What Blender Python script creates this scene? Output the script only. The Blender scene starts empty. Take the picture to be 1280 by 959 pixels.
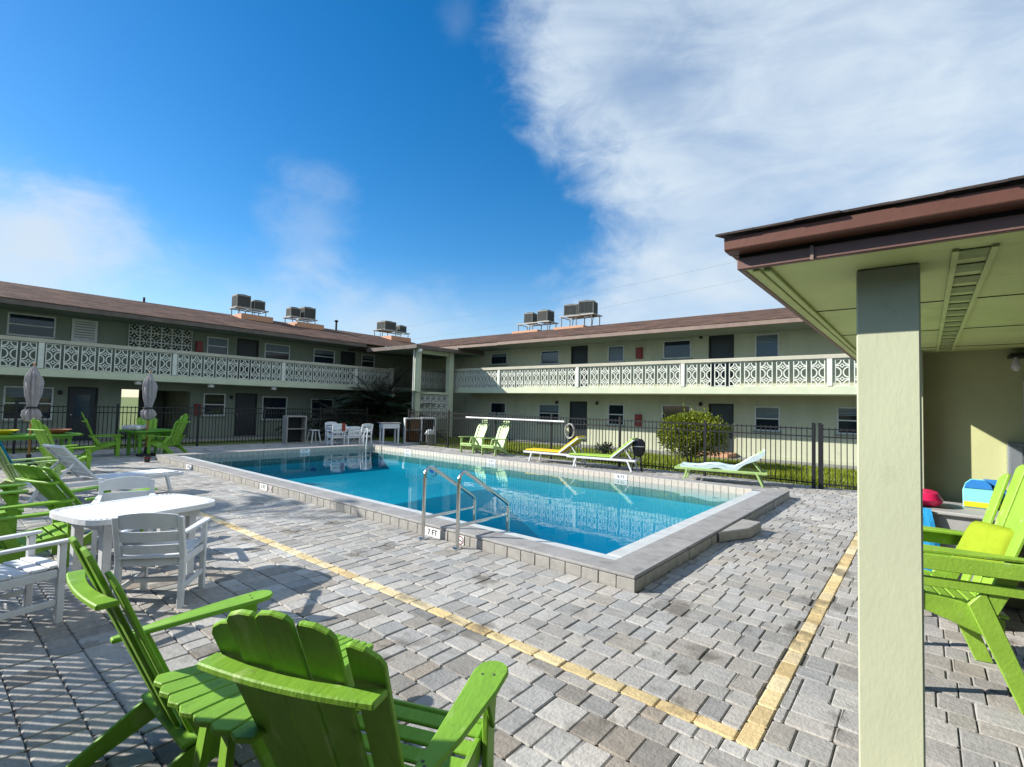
import bpy, bmesh, math, random
from mathutils import Vector, Matrix
random.seed(7)
S = bpy.context.scene
COL = S.collection
R = math.radians
WM = {}                                   # world matrix of every object that acts as a parent

# ------------------------------------------------------------------ materials
def newmat(name):
    m = bpy.data.materials.new(name); m.use_nodes = True
    nt = m.node_tree; b = nt.nodes['Principled BSDF']
    return m, nt, b

def paint(name, c, rough=.5, var=.18, scale=6., bump=.15, bscale=40., spec=.4, metal=0., wear=None, objco=True, stretch=None, dirt=None):
    """painted / plain surface: colour mottled by two noises, fine bump"""
    m, nt, b = newmat(name); N = nt.nodes; L = nt.links
    tc = N.new('ShaderNodeTexCoord'); out = tc.outputs['Object']
    if stretch:
        mp = N.new('ShaderNodeMapping'); mp.inputs['Scale'].default_value = stretch
        L.new(out, mp.inputs[0]); out = mp.outputs[0]
    n1 = N.new('ShaderNodeTexNoise'); n1.inputs['Scale'].default_value = scale; n1.inputs['Detail'].default_value = 6
    n1.inputs['Roughness'].default_value = .65
    L.new(out, n1.inputs['Vector'])
    r = N.new('ShaderNodeValToRGB')
    r.color_ramp.elements[0].position = .3; r.color_ramp.elements[1].position = .7
    lo = [max(0, x*(1-var)) for x in c]; hi = [min(1, x*(1+var*.6)) for x in c]
    r.color_ramp.elements[0].color = (*lo, 1); r.color_ramp.elements[1].color = (*hi, 1)
    L.new(n1.outputs['Fac'], r.inputs[0]); col = r.outputs[0]
    if wear:
        n3 = N.new('ShaderNodeTexNoise'); n3.inputs['Scale'].default_value = wear[1]; n3.inputs['Detail'].default_value = 8
        L.new(out, n3.inputs['Vector'])
        rr = N.new('ShaderNodeValToRGB'); rr.color_ramp.elements[0].position = wear[2]; rr.color_ramp.elements[1].position = min(1, wear[2]+.12)
        L.new(n3.outputs['Fac'], rr.inputs[0])
        mx = N.new('ShaderNodeMixRGB'); L.new(rr.outputs[0], mx.inputs[0]); L.new(col, mx.inputs[1]); mx.inputs[2].default_value = (*wear[0], 1)
        col = mx.outputs[0]
    if dirt:
        n4 = N.new('ShaderNodeTexNoise'); n4.inputs['Scale'].default_value = dirt[1]; n4.inputs['Detail'].default_value = 9; n4.inputs['Roughness'].default_value = .7
        L.new(tc.outputs['Object'], n4.inputs['Vector'])
        r4 = N.new('ShaderNodeMapRange'); r4.inputs[1].default_value = dirt[2]; r4.inputs[2].default_value = dirt[2]+.14; r4.inputs[4].default_value = dirt[3]; L.new(n4.outputs['Fac'], r4.inputs[0])
        m4 = N.new('ShaderNodeMixRGB'); L.new(r4.outputs[0], m4.inputs[0]); L.new(col, m4.inputs[1]); m4.inputs[2].default_value = (*dirt[0], 1); col = m4.outputs[0]
    L.new(col, b.inputs['Base Color'])
    n2 = N.new('ShaderNodeTexNoise'); n2.inputs['Scale'].default_value = bscale; n2.inputs['Detail'].default_value = 4
    L.new(out, n2.inputs['Vector'])
    bp = N.new('ShaderNodeBump'); bp.inputs['Strength'].default_value = bump; bp.inputs['Distance'].default_value = .01
    L.new(n2.outputs['Fac'], bp.inputs['Height']); L.new(bp.outputs[0], b.inputs['Normal'])
    b.inputs['Roughness'].default_value = rough; b.inputs['Metallic'].default_value = metal
    b.inputs['Specular IOR Level'].default_value = spec
    return m

M = {}
M['green'] = paint('green paint', (.215, .43, .045), .5, .22, 5, .3, 55, wear=((.38, .55, .17), 11, .60), stretch=(.35, 1, .35), spec=.22, dirt=((.07, .12, .03), 14, .58, .5))
M['green_dark'] = paint('dining green paint', (.13, .34, .035), .5, .2, 5, .2, 55)
M['green_pale'] = paint('pale green paint', (.42, .60, .21), .45, .15, 5, .2, 55)
M['green_lime'] = paint('lime paint', (.30, .52, .06), .4, .16, 5, .22, 60, wear=((.45, .62, .22), 11, .64), spec=.25, dirt=((.16, .24, .06), 14, .6, .4))
M['white'] = paint('white poly lumber', (.76, .77, .77), .5, .08, 8, .15, 60, spec=.3, dirt=((.50, .49, .45), 7, .60, .5))
M['offwhite'] = paint('weathered white paint', (.70, .71, .68), .5, .15, 3, .15, 60)
M['stucco_shade'] = paint('sage stucco', (.25, .285, .225), .8, .18, 1.1, .2, 70, .2, stretch=(1, 1, .3), dirt=((.15, .17, .13), 1.6, .57, .4))  # stucco darkened so the shade of the left wing sits in its colour
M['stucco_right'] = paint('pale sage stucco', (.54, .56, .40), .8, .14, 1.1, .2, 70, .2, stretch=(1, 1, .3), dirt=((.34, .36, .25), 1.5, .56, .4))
M['stucco_cream'] = paint('cream sage stucco', (.52, .55, .38), .75, .08, 2.2, .12, 60, .25, wear=((.42, .44, .30), 3.5, .57), stretch=(1, 1, .45), dirt=((.30, .31, .22), 5, .62, .5))
M['backwall'] = paint('bounce tinted stucco', (.60, .62, .32), .75, .1, 2, .15, 60, .25)  # lightened and yellowed to carry light bounced under the canopy
M['soffit'] = paint('soffit paint', (.60, .68, .28), .6, .12, 1.5, .1, 60, .3, dirt=((.38, .42, .16), 2.2, .56, .5))  # paler colour stands in for light bounced up from the deck
M['handrail'] = paint('beige handrail cap', (.50, .48, .38), .8, .12, 2, .2, 60, .2)
M['slab_green'] = paint('balcony edge paint', (.60, .64, .47), .75, .10, 1.2, .2, 60, .25)
M['block_white'] = paint('white breeze block', (.72, .74, .66), .8, .12, 6, .3, 60, .2)
M['brown'] = paint('brown fascia paint', (.15, .064, .044), .5, .2, 2, .1, 40)
M['brown_pale'] = paint('weathered brown fascia', (.265, .19, .155), .6, .2, 2, .2, 40)
M['brown_dark'] = paint('stained eave trim', (.14, .11, .09), .6, .3, 2, .2, 40)
M['curb'] = paint('salmon roof curb', (.58, .30, .17), .6, .12, 3, .2, 40)
M['black'] = paint('black iron', (.012, .012, .014), .45, .2, 6, .1, 60)
M['dark'] = paint('dark recess', (.025, .03, .028), .7, .2, 3, .1, 40)
M['door'] = paint('dark teal door', (.025, .035, .04), .45, .2, 2, .1, 30)
M['doorlight'] = paint('grey green door', (.09, .125, .115), .45, .2, 2, .1, 30)
M['red'] = paint('red cabinet', (.26, .028, .022), .4, .15, 6, .1, 60)
M['alu'] = paint('window aluminium', (.66, .69, .65), .5, .1, 4, .05, 60)
M['curtain'] = paint('pale blind', (.20, .27, .31), .7, .2, 2, .2, 20)
M['steel'] = paint('stainless steel', (.62, .61, .57), .16, .08, 8, .02, 60, .5, 1.)
M['acgrey'] = paint('condenser casing', (.24, .245, .22), .55, .2, 3, .1, 50)
M['acdark'] = paint('condenser grille', (.07, .075, .07), .6, .2, 9, .1, 60)
M['rackpaint'] = paint('weathered rack paint', (.42, .42, .39), .6, .25, 4, .2, 50)
M['canvas'] = paint('taupe umbrella canvas', (.38, .35, .355), .9, .2, 6, .4, 30, .1)
M['wood'] = paint('orange wood', (.40, .17, .045), .5, .2, 3, .1, 30, stretch=(8, 8, 1))
M['woodpanel'] = paint('weathered cabinet wood', (.35, .33, .30), .7, .25, 3, .2, 30)
M['yellow'] = paint('yellow sling', (.85, .56, .02), .6, .1, 6, .2, 90)
M['limesling'] = paint('lime sling', (.36, .56, .07), .6, .1, 6, .2, 90)
M['towel'] = paint('pale aqua towel', (.60, .74, .74), .95, .12, 22, .6, 120, .05)
M['towelblue'] = paint('blue towel', (.03, .28, .55), .95, .2, 10, .6, 90, .05)
M['towelteal'] = paint('teal towel', (.01, .18, .28), .95, .2, 10, .6, 90, .05)
M['totegrey'] = paint('grey tote plastic', (.43, .43, .41), .5, .1, 6, .1, 60)
M['pink'] = paint('pink vinyl', (.80, .02, .12), .3, .15, 6, .1, 40)
M['boardaqua'] = paint('aqua foam', (.25, .78, .70), .5, .15, 9, .1, 60)
M['boardblue'] = paint('blue foam', (.03, .22, .60), .5, .15, 9, .1, 60)
M['boardyellow'] = paint('yellow foam', (.90, .70, .02), .5, .1, 9, .1, 60)
M['pillow'] = paint('chartreuse cushion', (.32, .42, .03), .9, .12, 14, .4, 90, .05)
M['terracotta'] = paint('terracotta', (.34, .12, .06), .7, .2, 6, .2, 50)
M['panelgrey'] = paint('grey metal panel', (.33, .37, .40), .35, .12, 5, .05, 60, .5, .4)
M['peach'] = paint('peach pool tile', (.60, .53, .44), .35, .12, 14, .05, 60)
M['tileface'] = paint('grey coping tile', (.37, .355, .32), .65, .2, 9, .3, 60)
M['coping'] = paint('coping concrete', (.345, .335, .32), .8, .22, 3.5, .5, 90, .2, wear=((.24, .235, .225), 6, .56), dirt=((.46, .45, .43), 9, .6, .5))
M['rim'] = paint('white pool rim', (.58, .61, .60), .5, .15, 6, .1, 60)
M['text'] = paint('black lettering', (.01, .01, .01), .5, .1, 6, .0, 60)
M['ventmesh'] = paint('vent mesh', (.33, .39, .17), .8, .25, 30, .1, 60)
M['fasciadull'] = paint('dull brown fascia', (.19, .105, .085), .5, .15, 2, .15, 40)
M['shingledark'] = paint('dark shingle edge', (.06, .045, .04), .95, .3, 6, .5, 40)
M['trunk'] = paint('bark', (.11, .085, .06), .9, .3, 9, .6, 30)
M['bulb'] = paint('frosted glass bulb', (.75, .75, .70), .2, .05, 6, .0, 60)
M['bedding'] = paint('joint sand', (.25, .235, .21), .95, .3, 20, .4, 90, .1)
M['concrete'] = paint('walkway concrete', (.30, .30, .28), .85, .2, 2, .3, 60, .2)

def leafmat(name, c1, c2, trans=.25):
    m, nt, b = newmat(name); N = nt.nodes; L = nt.links
    g = N.new('ShaderNodeNewGeometry'); r = N.new('ShaderNodeValToRGB')
    r.color_ramp.elements[0].color = (*c1, 1); r.color_ramp.elements[1].color = (*c2, 1)
    L.new(g.outputs['Random Per Island'], r.inputs[0]); L.new(r.outputs[0], b.inputs['Base Color'])
    b.inputs['Roughness'].default_value = .45
    t = N.new('ShaderNodeBsdfTranslucent'); L.new(r.outputs[0], t.inputs[0])
    mx = N.new('ShaderNodeMixShader'); mx.inputs[0].default_value = trans
    L.new(b.outputs[0], mx.inputs[1]); L.new(t.outputs[0], mx.inputs[2]); L.new(mx.outputs[0], N['Material Output'].inputs[0])
    return m
M['leaf'] = leafmat('shrub leaf', (.06, .10, .008), (.32, .36, .02))
M['leafdark'] = leafmat('palm leaf', (.008, .022, .008), (.02, .05, .015), .1)
M['blade'] = leafmat('grass blade', (.16, .22, .012), (.34, .40, .03), .35)

def paver_material():
    m, nt, b = newmat('tumbled pavers'); N = nt.nodes; L = nt.links
    a = N.new('ShaderNodeVertexColor'); a.layer_name = 'Col'
    tc = N.new('ShaderNodeTexCoord')
    n1 = N.new('ShaderNodeTexNoise'); n1.inputs['Scale'].default_value = 22; n1.inputs['Detail'].default_value = 8; n1.inputs['Roughness'].default_value = .7
    mp = N.new('ShaderNodeMapping'); mp.inputs['Scale'].default_value = (1, .35, 1); mp.inputs['Rotation'].default_value = (0, 0, .5)
    L.new(tc.outputs['Object'], mp.inputs[0]); L.new(mp.outputs[0], n1.inputs['Vector'])
    r1 = N.new('ShaderNodeMapRange'); r1.inputs[1].default_value = .25; r1.inputs[2].default_value = .75; r1.inputs[3].default_value = .72; r1.inputs[4].default_value = 1.22
    L.new(n1.outputs['Fac'], r1.inputs[0])
    n0 = N.new('ShaderNodeTexNoise'); n0.inputs['Scale'].default_value = .55; n0.inputs['Detail'].default_value = 5; L.new(tc.outputs['Object'], n0.inputs['Vector'])
    r0 = N.new('ShaderNodeMapRange'); r0.inputs[1].default_value = .3; r0.inputs[2].default_value = .7; r0.inputs[3].default_value = .84; r0.inputs[4].default_value = 1.12; L.new(n0.outputs['Fac'], r0.inputs[0])
    mm = N.new('ShaderNodeMath'); mm.operation = 'MULTIPLY'; L.new(r0.outputs[0], mm.inputs[0]); L.new(r1.outputs[0], mm.inputs[1])
    mul = N.new('ShaderNodeVectorMath'); mul.operation = 'SCALE'
    L.new(a.outputs[0], mul.inputs[0]); L.new(mm.outputs[0], mul.inputs['Scale'])
    # damp / grime stains with a shape of their own
    n2 = N.new('ShaderNodeTexNoise'); n2.inputs['Scale'].default_value = 1.9; n2.inputs['Detail'].default_value = 7; n2.inputs['Roughness'].default_value = .6
    L.new(tc.outputs['Object'], n2.inputs['Vector'])
    r2 = N.new('ShaderNodeMapRange'); r2.inputs[1].default_value = .575; r2.inputs[2].default_value = .67
    L.new(n2.outputs['Fac'], r2.inputs[0])
    sc = N.new('ShaderNodeMath'); sc.operation = 'MULTIPLY'; sc.inputs[1].default_value = .68; L.new(r2.outputs[0], sc.inputs[0])
    mx = N.new('ShaderNodeMixRGB'); L.new(sc.outputs[0], mx.inputs[0]); L.new(mul.outputs[0], mx.inputs[1]); mx.inputs[2].default_value = (.10, .085, .065, 1)
    L.new(mx.outputs[0], b.inputs['Base Color'])
    n3 = N.new('ShaderNodeTexNoise'); n3.inputs['Scale'].default_value = 45; n3.inputs['Detail'].default_value = 6
    L.new(tc.outputs['Object'], n3.inputs['Vector'])
    bp = N.new('ShaderNodeBump'); bp.inputs['Strength'].default_value = .5; bp.inputs['Distance'].default_value = .012
    L.new(n3.outputs['Fac'], bp.inputs['Height']); L.new(bp.outputs[0], b.inputs['Normal'])
    b.inputs['Roughness'].default_value = .8; b.inputs['Specular IOR Level'].default_value = .25
    return m
M['paver'] = paver_material()

def shingle_material():
    m, nt, b = newmat('asphalt shingles'); N = nt.nodes; L = nt.links
    uv = N.new('ShaderNodeUVMap')
    br = N.new('ShaderNodeTexBrick'); br.inputs['Scale'].default_value = 1
    br.inputs['Brick Width'].default_value = .33; br.inputs['Row Height'].default_value = .15; br.inputs['Mortar Size'].default_value = .008
    br.inputs['Color1'].default_value = (.17, .10, .07, 1); br.inputs['Color2'].default_value = (.075, .045, .034, 1); br.inputs['Mortar'].default_value = (.04, .03, .025, 1)
    L.new(uv.outputs[0], br.inputs['Vector'])
    n = N.new('ShaderNodeTexNoise'); n.inputs['Scale'].default_value = .9; n.inputs['Detail'].default_value = 8; L.new(uv.outputs[0], n.inputs['Vector'])
    rg = N.new('ShaderNodeMapRange'); rg.inputs[1].default_value = .3; rg.inputs[2].default_value = .7; rg.inputs[3].default_value = .7; rg.inputs[4].default_value = 1.35
    L.new(n.outputs['Fac'], rg.inputs[0])
    mu = N.new('ShaderNodeVectorMath'); mu.operation = 'SCALE'; L.new(br.outputs[0], mu.inputs[0]); L.new(rg.outputs[0], mu.inputs['Scale'])
    L.new(mu.outputs[0], b.inputs['Base Color'])
    bp = N.new('ShaderNodeBump'); bp.inputs['Strength'].default_value = .8; bp.inputs['Distance'].default_value = .02
    L.new(br.outputs['Fac'], bp.inputs['Height']); bp.invert = True; L.new(bp.outputs[0], b.inputs['Normal'])
    b.inputs['Roughness'].default_value = .95; b.inputs['Specular IOR Level'].default_value = .15
    return m
M['shingle'] = shingle_material()

def grass_material():
    m, nt, b = newmat('lawn'); N = nt.nodes; L = nt.links
    tc = N.new('ShaderNodeTexCoord'); n = N.new('ShaderNodeTexNoise'); n.inputs['Scale'].default_value = 3; n.inputs['Detail'].default_value = 10
    L.new(tc.outputs['Object'], n.inputs['Vector'])
    r = N.new('ShaderNodeValToRGB'); r.color_ramp.elements[0].position = .35; r.color_ramp.elements[1].position = .65
    r.color_ramp.elements[0].color = (.07, .10, .015, 1); r.color_ramp.elements[1].color = (.17, .22, .03, 1)
    L.new(n.outputs['Fac'], r.inputs[0]); L.new(r.outputs[0], b.inputs['Base Color']); b.inputs['Roughness'].default_value = 1
    n2 = N.new('ShaderNodeTexNoise'); n2.inputs['Scale'].default_value = 60; L.new(tc.outputs['Object'], n2.inputs['Vector'])
    bp = N.new('ShaderNodeBump'); bp.inputs['Strength'].default_value = 1; L.new(n2.outputs['Fac'], bp.inputs['Height']); L.new(bp.outputs[0], b.inputs['Normal'])
    return m
M['lawn'] = grass_material()

def glass_dark(name, c=(.012, .02, .03)):
    m, nt, b = newmat(name); N = nt.nodes; L = nt.links
    tc = N.new('ShaderNodeTexCoord'); n = N.new('ShaderNodeTexNoise'); n.inputs['Scale'].default_value = 1.1
    L.new(tc.outputs['Object'], n.inputs['Vector'])
    r = N.new('ShaderNodeValToRGB'); r.color_ramp.elements[0].color = (c[0]*.4, c[1]*.4, c[2]*.4, 1); r.color_ramp.elements[1].color = (c[0]*2, c[1]*2, c[2]*2, 1)
    L.new(n.outputs['Fac'], r.inputs[0]); L.new(r.outputs[0], b.inputs['Base Color'])
    b.inputs['Roughness'].default_value = .06; b.inputs['Specular IOR Level'].default_value = .5
    return m
M['glass'] = glass_dark('window glass over dark room')
M['glassblue'] = glass_dark('window glass over blue blind', (.022, .05, .085))

def pool_paint():
    m, nt, b = newmat('pool plaster'); N = nt.nodes; L = nt.links
    tc = N.new('ShaderNodeTexCoord'); n = N.new('ShaderNodeTexNoise'); n.inputs['Scale'].default_value = .8; n.inputs['Detail'].default_value = 6
    L.new(tc.outputs['Object'], n.inputs['Vector'])
    r = N.new('ShaderNodeValToRGB'); r.color_ramp.elements[0].position = .3; r.color_ramp.elements[1].position = .7
    r.color_ramp.elements[0].color = (.40, .72, .76, 1); r.color_ramp.elements[1].color = (.50, .80, .83, 1)
    L.new(n.outputs['Fac'], r.inputs[0]); L.new(r.outputs[0], b.inputs['Base Color']); b.inputs['Roughness'].default_value = .7
    return m
M['plaster'] = pool_paint()

def water_material():
    m, nt, b = newmat('pool water'); N = nt.nodes; L = nt.links
    N.remove(b)
    tr = N.new('ShaderNodeBsdfTransparent'); tr.inputs[0].default_value = (.93, .98, 1, 1)
    gl = N.new('ShaderNodeBsdfGlossy'); gl.inputs['Roughness'].default_value = .012
    tc = N.new('ShaderNodeTexCoord')
    mp = N.new('ShaderNodeMapping'); mp.inputs['Scale'].default_value = (1, 1, 1); L.new(tc.outputs['Object'], mp.inputs[0])
    n = N.new('ShaderNodeTexNoise'); n.inputs['Scale'].default_value = 2.6; n.inputs['Detail'].default_value = 3
    L.new(mp.outputs[0], n.inputs['Vector'])
    bp = N.new('ShaderNodeBump'); bp.inputs['Strength'].default_value = .018; bp.inputs['Distance'].default_value = .12
    L.new(n.outputs['Fac'], bp.inputs['Height']); L.new(bp.outputs[0], gl.inputs['Normal'])
    g = N.new('ShaderNodeNewGeometry'); dt = N.new('ShaderNodeVectorMath'); dt.operation = 'DOT_PRODUCT'
    L.new(g.outputs['Incoming'], dt.inputs[0]); L.new(bp.outputs[0], dt.inputs[1])
    def mth(op, a, b=None):
        k = N.new('ShaderNodeMath'); k.operation = op
        for i, x in enumerate((a, b)):
            if x is None: continue
            if isinstance(x, (int, float)): k.inputs[i].default_value = x
            else: L.new(x, k.inputs[i])
        return k.outputs[0]
    fr = mth('ADD', .02, mth('MULTIPLY', .98, mth('POWER', mth('SUBTRACT', 1, mth('ABSOLUTE', dt.outputs['Value'])), 5)))   # Schlick, the same from both sides
    mx = N.new('ShaderNodeMixShader'); L.new(fr, mx.inputs[0]); L.new(tr.outputs[0], mx.inputs[1]); L.new(gl.outputs[0], mx.inputs[2])
    L.new(mx.outputs[0], N['Material Output'].inputs['Surface'])
    va = N.new('ShaderNodeVolumeAbsorption'); va.inputs['Color'].default_value = (.0, .79, .875, 1); va.inputs['Density'].default_value = .66
    L.new(va.outputs[0], N['Material Output'].inputs['Volume'])
    return m
M['water'] = water_material()

# ------------------------------------------------------------------ mesh helpers
class MB:
    def __init__(s): s.v = []; s.f = []; s.fm = None
    def add(s, vs, fs):
        o = len(s.v); s.v += [tuple(p) for p in vs]; s.f += [tuple(i+o for i in f) for f in fs]; return s
    def box(s, a, b, mp=None):
        x0, y0, z0 = a; x1, y1, z1 = b
        vs = [(x, y, z) for z in (z0, z1) for y in (y0, y1) for x in (x0, x1)]
        if mp: vs = [mp(*p) for p in vs]
        return s.add(vs, [(0, 2, 3, 1), (4, 5, 7, 6), (0, 1, 5, 4), (2, 6, 7, 3), (0, 4, 6, 2), (1, 3, 7, 5)])
    def cbox(s, c, d, m=None):
        """box of full size d centred at c, optional 3x3/4x4 rotation about c"""
        vs = [Vector((x*d[0]/2, y*d[1]/2, z*d[2]/2)) for z in (-1, 1) for y in (-1, 1) for x in (-1, 1)]
        if m: vs = [m @ v for v in vs]
        vs = [v+Vector(c) for v in vs]
        return s.add(vs, [(0, 2, 3, 1), (4, 5, 7, 6), (0, 1, 5, 4), (2, 6, 7, 3), (0, 4, 6, 2), (1, 3, 7, 5)])
    def prism(s, poly, h, m):
        """poly [(u,v)], extruded 0..h along local w; m: 4x4 or callable mapping (u,v,w)->xyz"""
        n = len(poly); fn = m if callable(m) else (lambda u, v, w: m @ Vector((u, v, w)))
        vs = [fn(u, v, 0) for u, v in poly]+[fn(u, v, h) for u, v in poly]
        return s.add(vs, [tuple(range(n-1, -1, -1)), tuple(range(n, 2*n))]+[(i, (i+1) % n, n+(i+1) % n, n+i) for i in range(n)])
    def bar(s, p0, p1, w, t, up=(0, 0, 1)):
        """rectangular bar p0->p1, w across, t along 'up'"""
        p0 = Vector(p0); p1 = Vector(p1); d = (p1-p0); L = d.length; d.normalize()
        sd = d.cross(Vector(up));
        if sd.length < 1e-4: sd = d.cross(Vector((1, 0, 0)))
        sd.normalize(); u = sd.cross(d)
        vs = [p+sd*a*w/2+u*b*t/2 for p in (p0, p1) for b in (-1, 1) for a in (-1, 1)]
        return s.add(vs, [(0, 2, 3, 1), (4, 5, 7, 6), (0, 1, 5, 4), (2, 6, 7, 3), (0, 4, 6, 2), (1, 3, 7, 5)])
    def tube(s, pts, r, n=10, rad=None):
        pts = [Vector(p) for p in pts]; o = len(s.v); k = len(pts)
        ref = Vector((0, 0, 1))
        for i, p in enumerate(pts):
            d = (pts[min(i+1, k-1)]-pts[max(i-1, 0)]).normalized()
            a = d.cross(ref)
            if a.length < .05: a = d.cross(Vector((0, 1, 0)))
            a.normalize(); b = a.cross(d); rr = rad[i] if rad else r
            for j in range(n):
                t = 2*math.pi*j/n; s.v.append(tuple(p+a*math.cos(t)*rr+b*math.sin(t)*rr))
        for i in range(k-1):
            for j in range(n):
                s.f.append((o+i*n+j, o+i*n+(j+1) % n, o+(i+1)*n+(j+1) % n, o+(i+1)*n+j))
        s.f.append(tuple(o+j for j in range(n-1, -1, -1))); s.f.append(tuple(o+(k-1)*n+j for j in range(n)))
        return s
    def lathe(s, prof, c=(0, 0, 0), n=24, fold=None):
        """prof [(r,z)], fold: callable(theta,i)->radius multiplier"""
        o = len(s.v); k = len(prof)
        for i, (r, z) in enumerate(prof):
            for j in range(n):
                t = 2*math.pi*j/n; q = r*(fold(t, i) if fold else 1)
                s.v.append((c[0]+q*math.cos(t), c[1]+q*math.sin(t), c[2]+z))
        for i in range(k-1):
            for j in range(n):
                s.f.append((o+i*n+j, o+i*n+(j+1) % n, o+(i+1)*n+(j+1) % n, o+(i+1)*n+j))
        s.f.append(tuple(o+j for j in range(n-1, -1, -1))); s.f.append(tuple(o+(k-1)*n+j for j in range(n)))
        return s
    def mesh(s, name, mat, smooth=False, recalc=True, bevel=0):
        me = bpy.data.meshes.new(name); me.from_pydata(s.v, [], s.f)
        if recalc or bevel:
            bm = bmesh.new(); bm.from_mesh(me)
            if recalc: bmesh.ops.recalc_face_normals(bm, faces=bm.faces)
            if bevel:
                es = [e for e in bm.edges if len(e.link_faces) == 2 and e.calc_face_angle(0) > .6]
                bmesh.ops.bevel(bm, geom=es, offset=bevel, segments=1, affect='EDGES', clamp_overlap=True)
            bm.to_mesh(me); bm.free()
        if mat: me.materials.append(mat)
        if smooth:
            me.polygons.foreach_set('use_smooth', [True]*len(me.polygons))
            try: me.set_sharp_from_angle(angle=R(40))
            except Exception: pass
        return me

def wm(o):
    if o in WM: return WM[o]
    return Matrix.Identity(4)

def link(name, data, parent=None, loc=None, rz=0., local=False):
    """create an object. With a parent and local=False the data are in world coordinates, with local=True in the parent's."""
    o = bpy.data.objects.new(name, data); COL.objects.link(o)
    if loc is not None: o.location = loc
    if rz: o.rotation_euler = (0, 0, rz)
    basis = (Matrix.Translation(o.location) @ Matrix.Rotation(rz, 4, 'Z'))
    if parent:
        o.parent = parent
        if not local:
            o.matrix_parent_inverse = wm(parent).inverted(); WM[o] = basis
        else: WM[o] = wm(parent) @ basis
    else: WM[o] = basis
    return o

def tag(o, label, cat, group=None, kind=None):
    if label: o['label'] = label
    if cat: o['category'] = cat
    if group: o['group'] = group
    if kind: o['kind'] = kind
    return o
def thing(name, label, cat, loc=(0, 0, 0), rz=0., group=None): return tag(link(name, None, None, loc, rz), label, cat, group)
def struct(name, me): o = link(name, me); o['kind'] = 'structure'; return o
CACHE = {}
def cached(key, fn):
    if key not in CACHE: CACHE[key] = fn()
    return CACHE[key]
def copy_tree(o, parent=None):
    c = o.copy(); COL.objects.link(c)
    if parent: c.parent = parent
    for ch in list(o.children): copy_tree(ch, c)
    return c
def arc(cx, cy, r, a0, a1, n=8): return [(cx+r*math.cos(R(a0+(a1-a0)*i/n)), cy+r*math.sin(R(a0+(a1-a0)*i/n))) for i in range(n+1)]

def text_mesh(s, size, mat, mp, depth=.004):
    cu = bpy.data.curves.new('lettering', 'FONT'); cu.body = s; cu.size = size; cu.align_x = 'CENTER'; cu.align_y = 'CENTER'; cu.extrude = depth/2
    o = bpy.data.objects.new('lettering', cu); COL.objects.link(o)
    dg = bpy.context.evaluated_depsgraph_get(); dg.update()
    me = bpy.data.meshes.new_from_object(o.evaluated_get(dg)); bpy.data.objects.remove(o)
    for v in me.vertices: v.co = mp(*v.co)
    me.materials.clear(); me.materials.append(mat)
    return me

# ------------------------------------------------------------------ camera
CAMZ = 1.75
yaw, pitch, roll, F = R(39.5486), R(2.5113), R(1.4106), 626.18
f = Vector((math.cos(yaw)*math.cos(pitch), math.sin(yaw)*math.cos(pitch), math.sin(pitch)))
r_ = Vector((math.sin(yaw), -math.cos(yaw), 0)); u_ = r_.cross(f)
rr = math.cos(roll)*r_+math.sin(roll)*u_; uu = -math.sin(roll)*r_+math.cos(roll)*u_
cam = bpy.data.cameras.new('camera'); co = bpy.data.objects.new('camera', cam); COL.objects.link(co)
co.matrix_world = Matrix(((rr.x, uu.x, -f.x, 0), (rr.y, uu.y, -f.y, 0), (rr.z, uu.z, -f.z, CAMZ), (0, 0, 0, 1)))
cam.sensor_fit = 'HORIZONTAL'; cam.sensor_width = 36; cam.lens = F/1280*36; cam.clip_start = .05; cam.clip_end = 3000
S.camera = co

# ------------------------------------------------------------------ light and sky
SUN_AZ, SUN_EL = 127., 30.
sd = Vector((math.cos(R(SUN_AZ))*math.cos(R(SUN_EL)), math.sin(R(SUN_AZ))*math.cos(R(SUN_EL)), math.sin(R(SUN_EL))))
sl = bpy.data.lights.new('sun', 'SUN'); sl.energy = 5.0; sl.angle = R(.53); sl.color = (1, .945, .86)
so = bpy.data.objects.new('sun', sl); COL.objects.link(so); so.rotation_euler = sd.to_track_quat('Z', 'Y').to_euler(); so.location = (0, 0, 30)

W = bpy.data.worlds.new('World'); S.world = W; W.use_nodes = True
nt = W.node_tree; N = nt.nodes; L = nt.links; N.clear()
def math_(op, a, b=None, clamp=False):
    n = N.new('ShaderNodeMath'); n.operation = op; n.use_clamp = clamp
    for i, x in enumerate((a, b)):
        if x is None: continue
        if isinstance(x, (int, float)): n.inputs[i].default_value = x
        else: L.new(x, n.inputs[i])
    return n.outputs[0]
def remap(x, a, b, c=0., d=1., smooth=True):
    n = N.new('ShaderNodeMapRange'); n.interpolation_type = 'SMOOTHSTEP' if smooth else 'LINEAR'
    L.new(x, n.inputs[0])
    for i, v in zip((1, 2, 3, 4), (a, b, c, d)): n.inputs[i].default_value = v
    return n.outputs[0]
sky = N.new('ShaderNodeTexSky'); sky.sky_type = 'NISHITA'; sky.sun_disc = False
sky.sun_elevation = R(SUN_EL); sky.sun_rotation = R(90-SUN_AZ); sky.air_density = 1.0; sky.dust_density = .3; sky.ozone_density = 3.0
hs = N.new('ShaderNodeHueSaturation'); hs.inputs['Saturation'].default_value = 1.39; hs.inputs['Value'].default_value = 2.4
L.new(sky.outputs[0], hs.inputs['Color'])
tc = N.new('ShaderNodeTexCoord'); dirv = tc.outputs['Generated']
sx = N.new('ShaderNodeSeparateXYZ'); L.new(dirv, sx.inputs[0])
az = math_('ARCTAN2', sx.outputs[1], sx.outputs[0]); az = math_('MULTIPLY', az, 180/math.pi)
el = math_('MULTIPLY', math_('ARCSINE', sx.outputs[2]), 180/math.pi)
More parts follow.
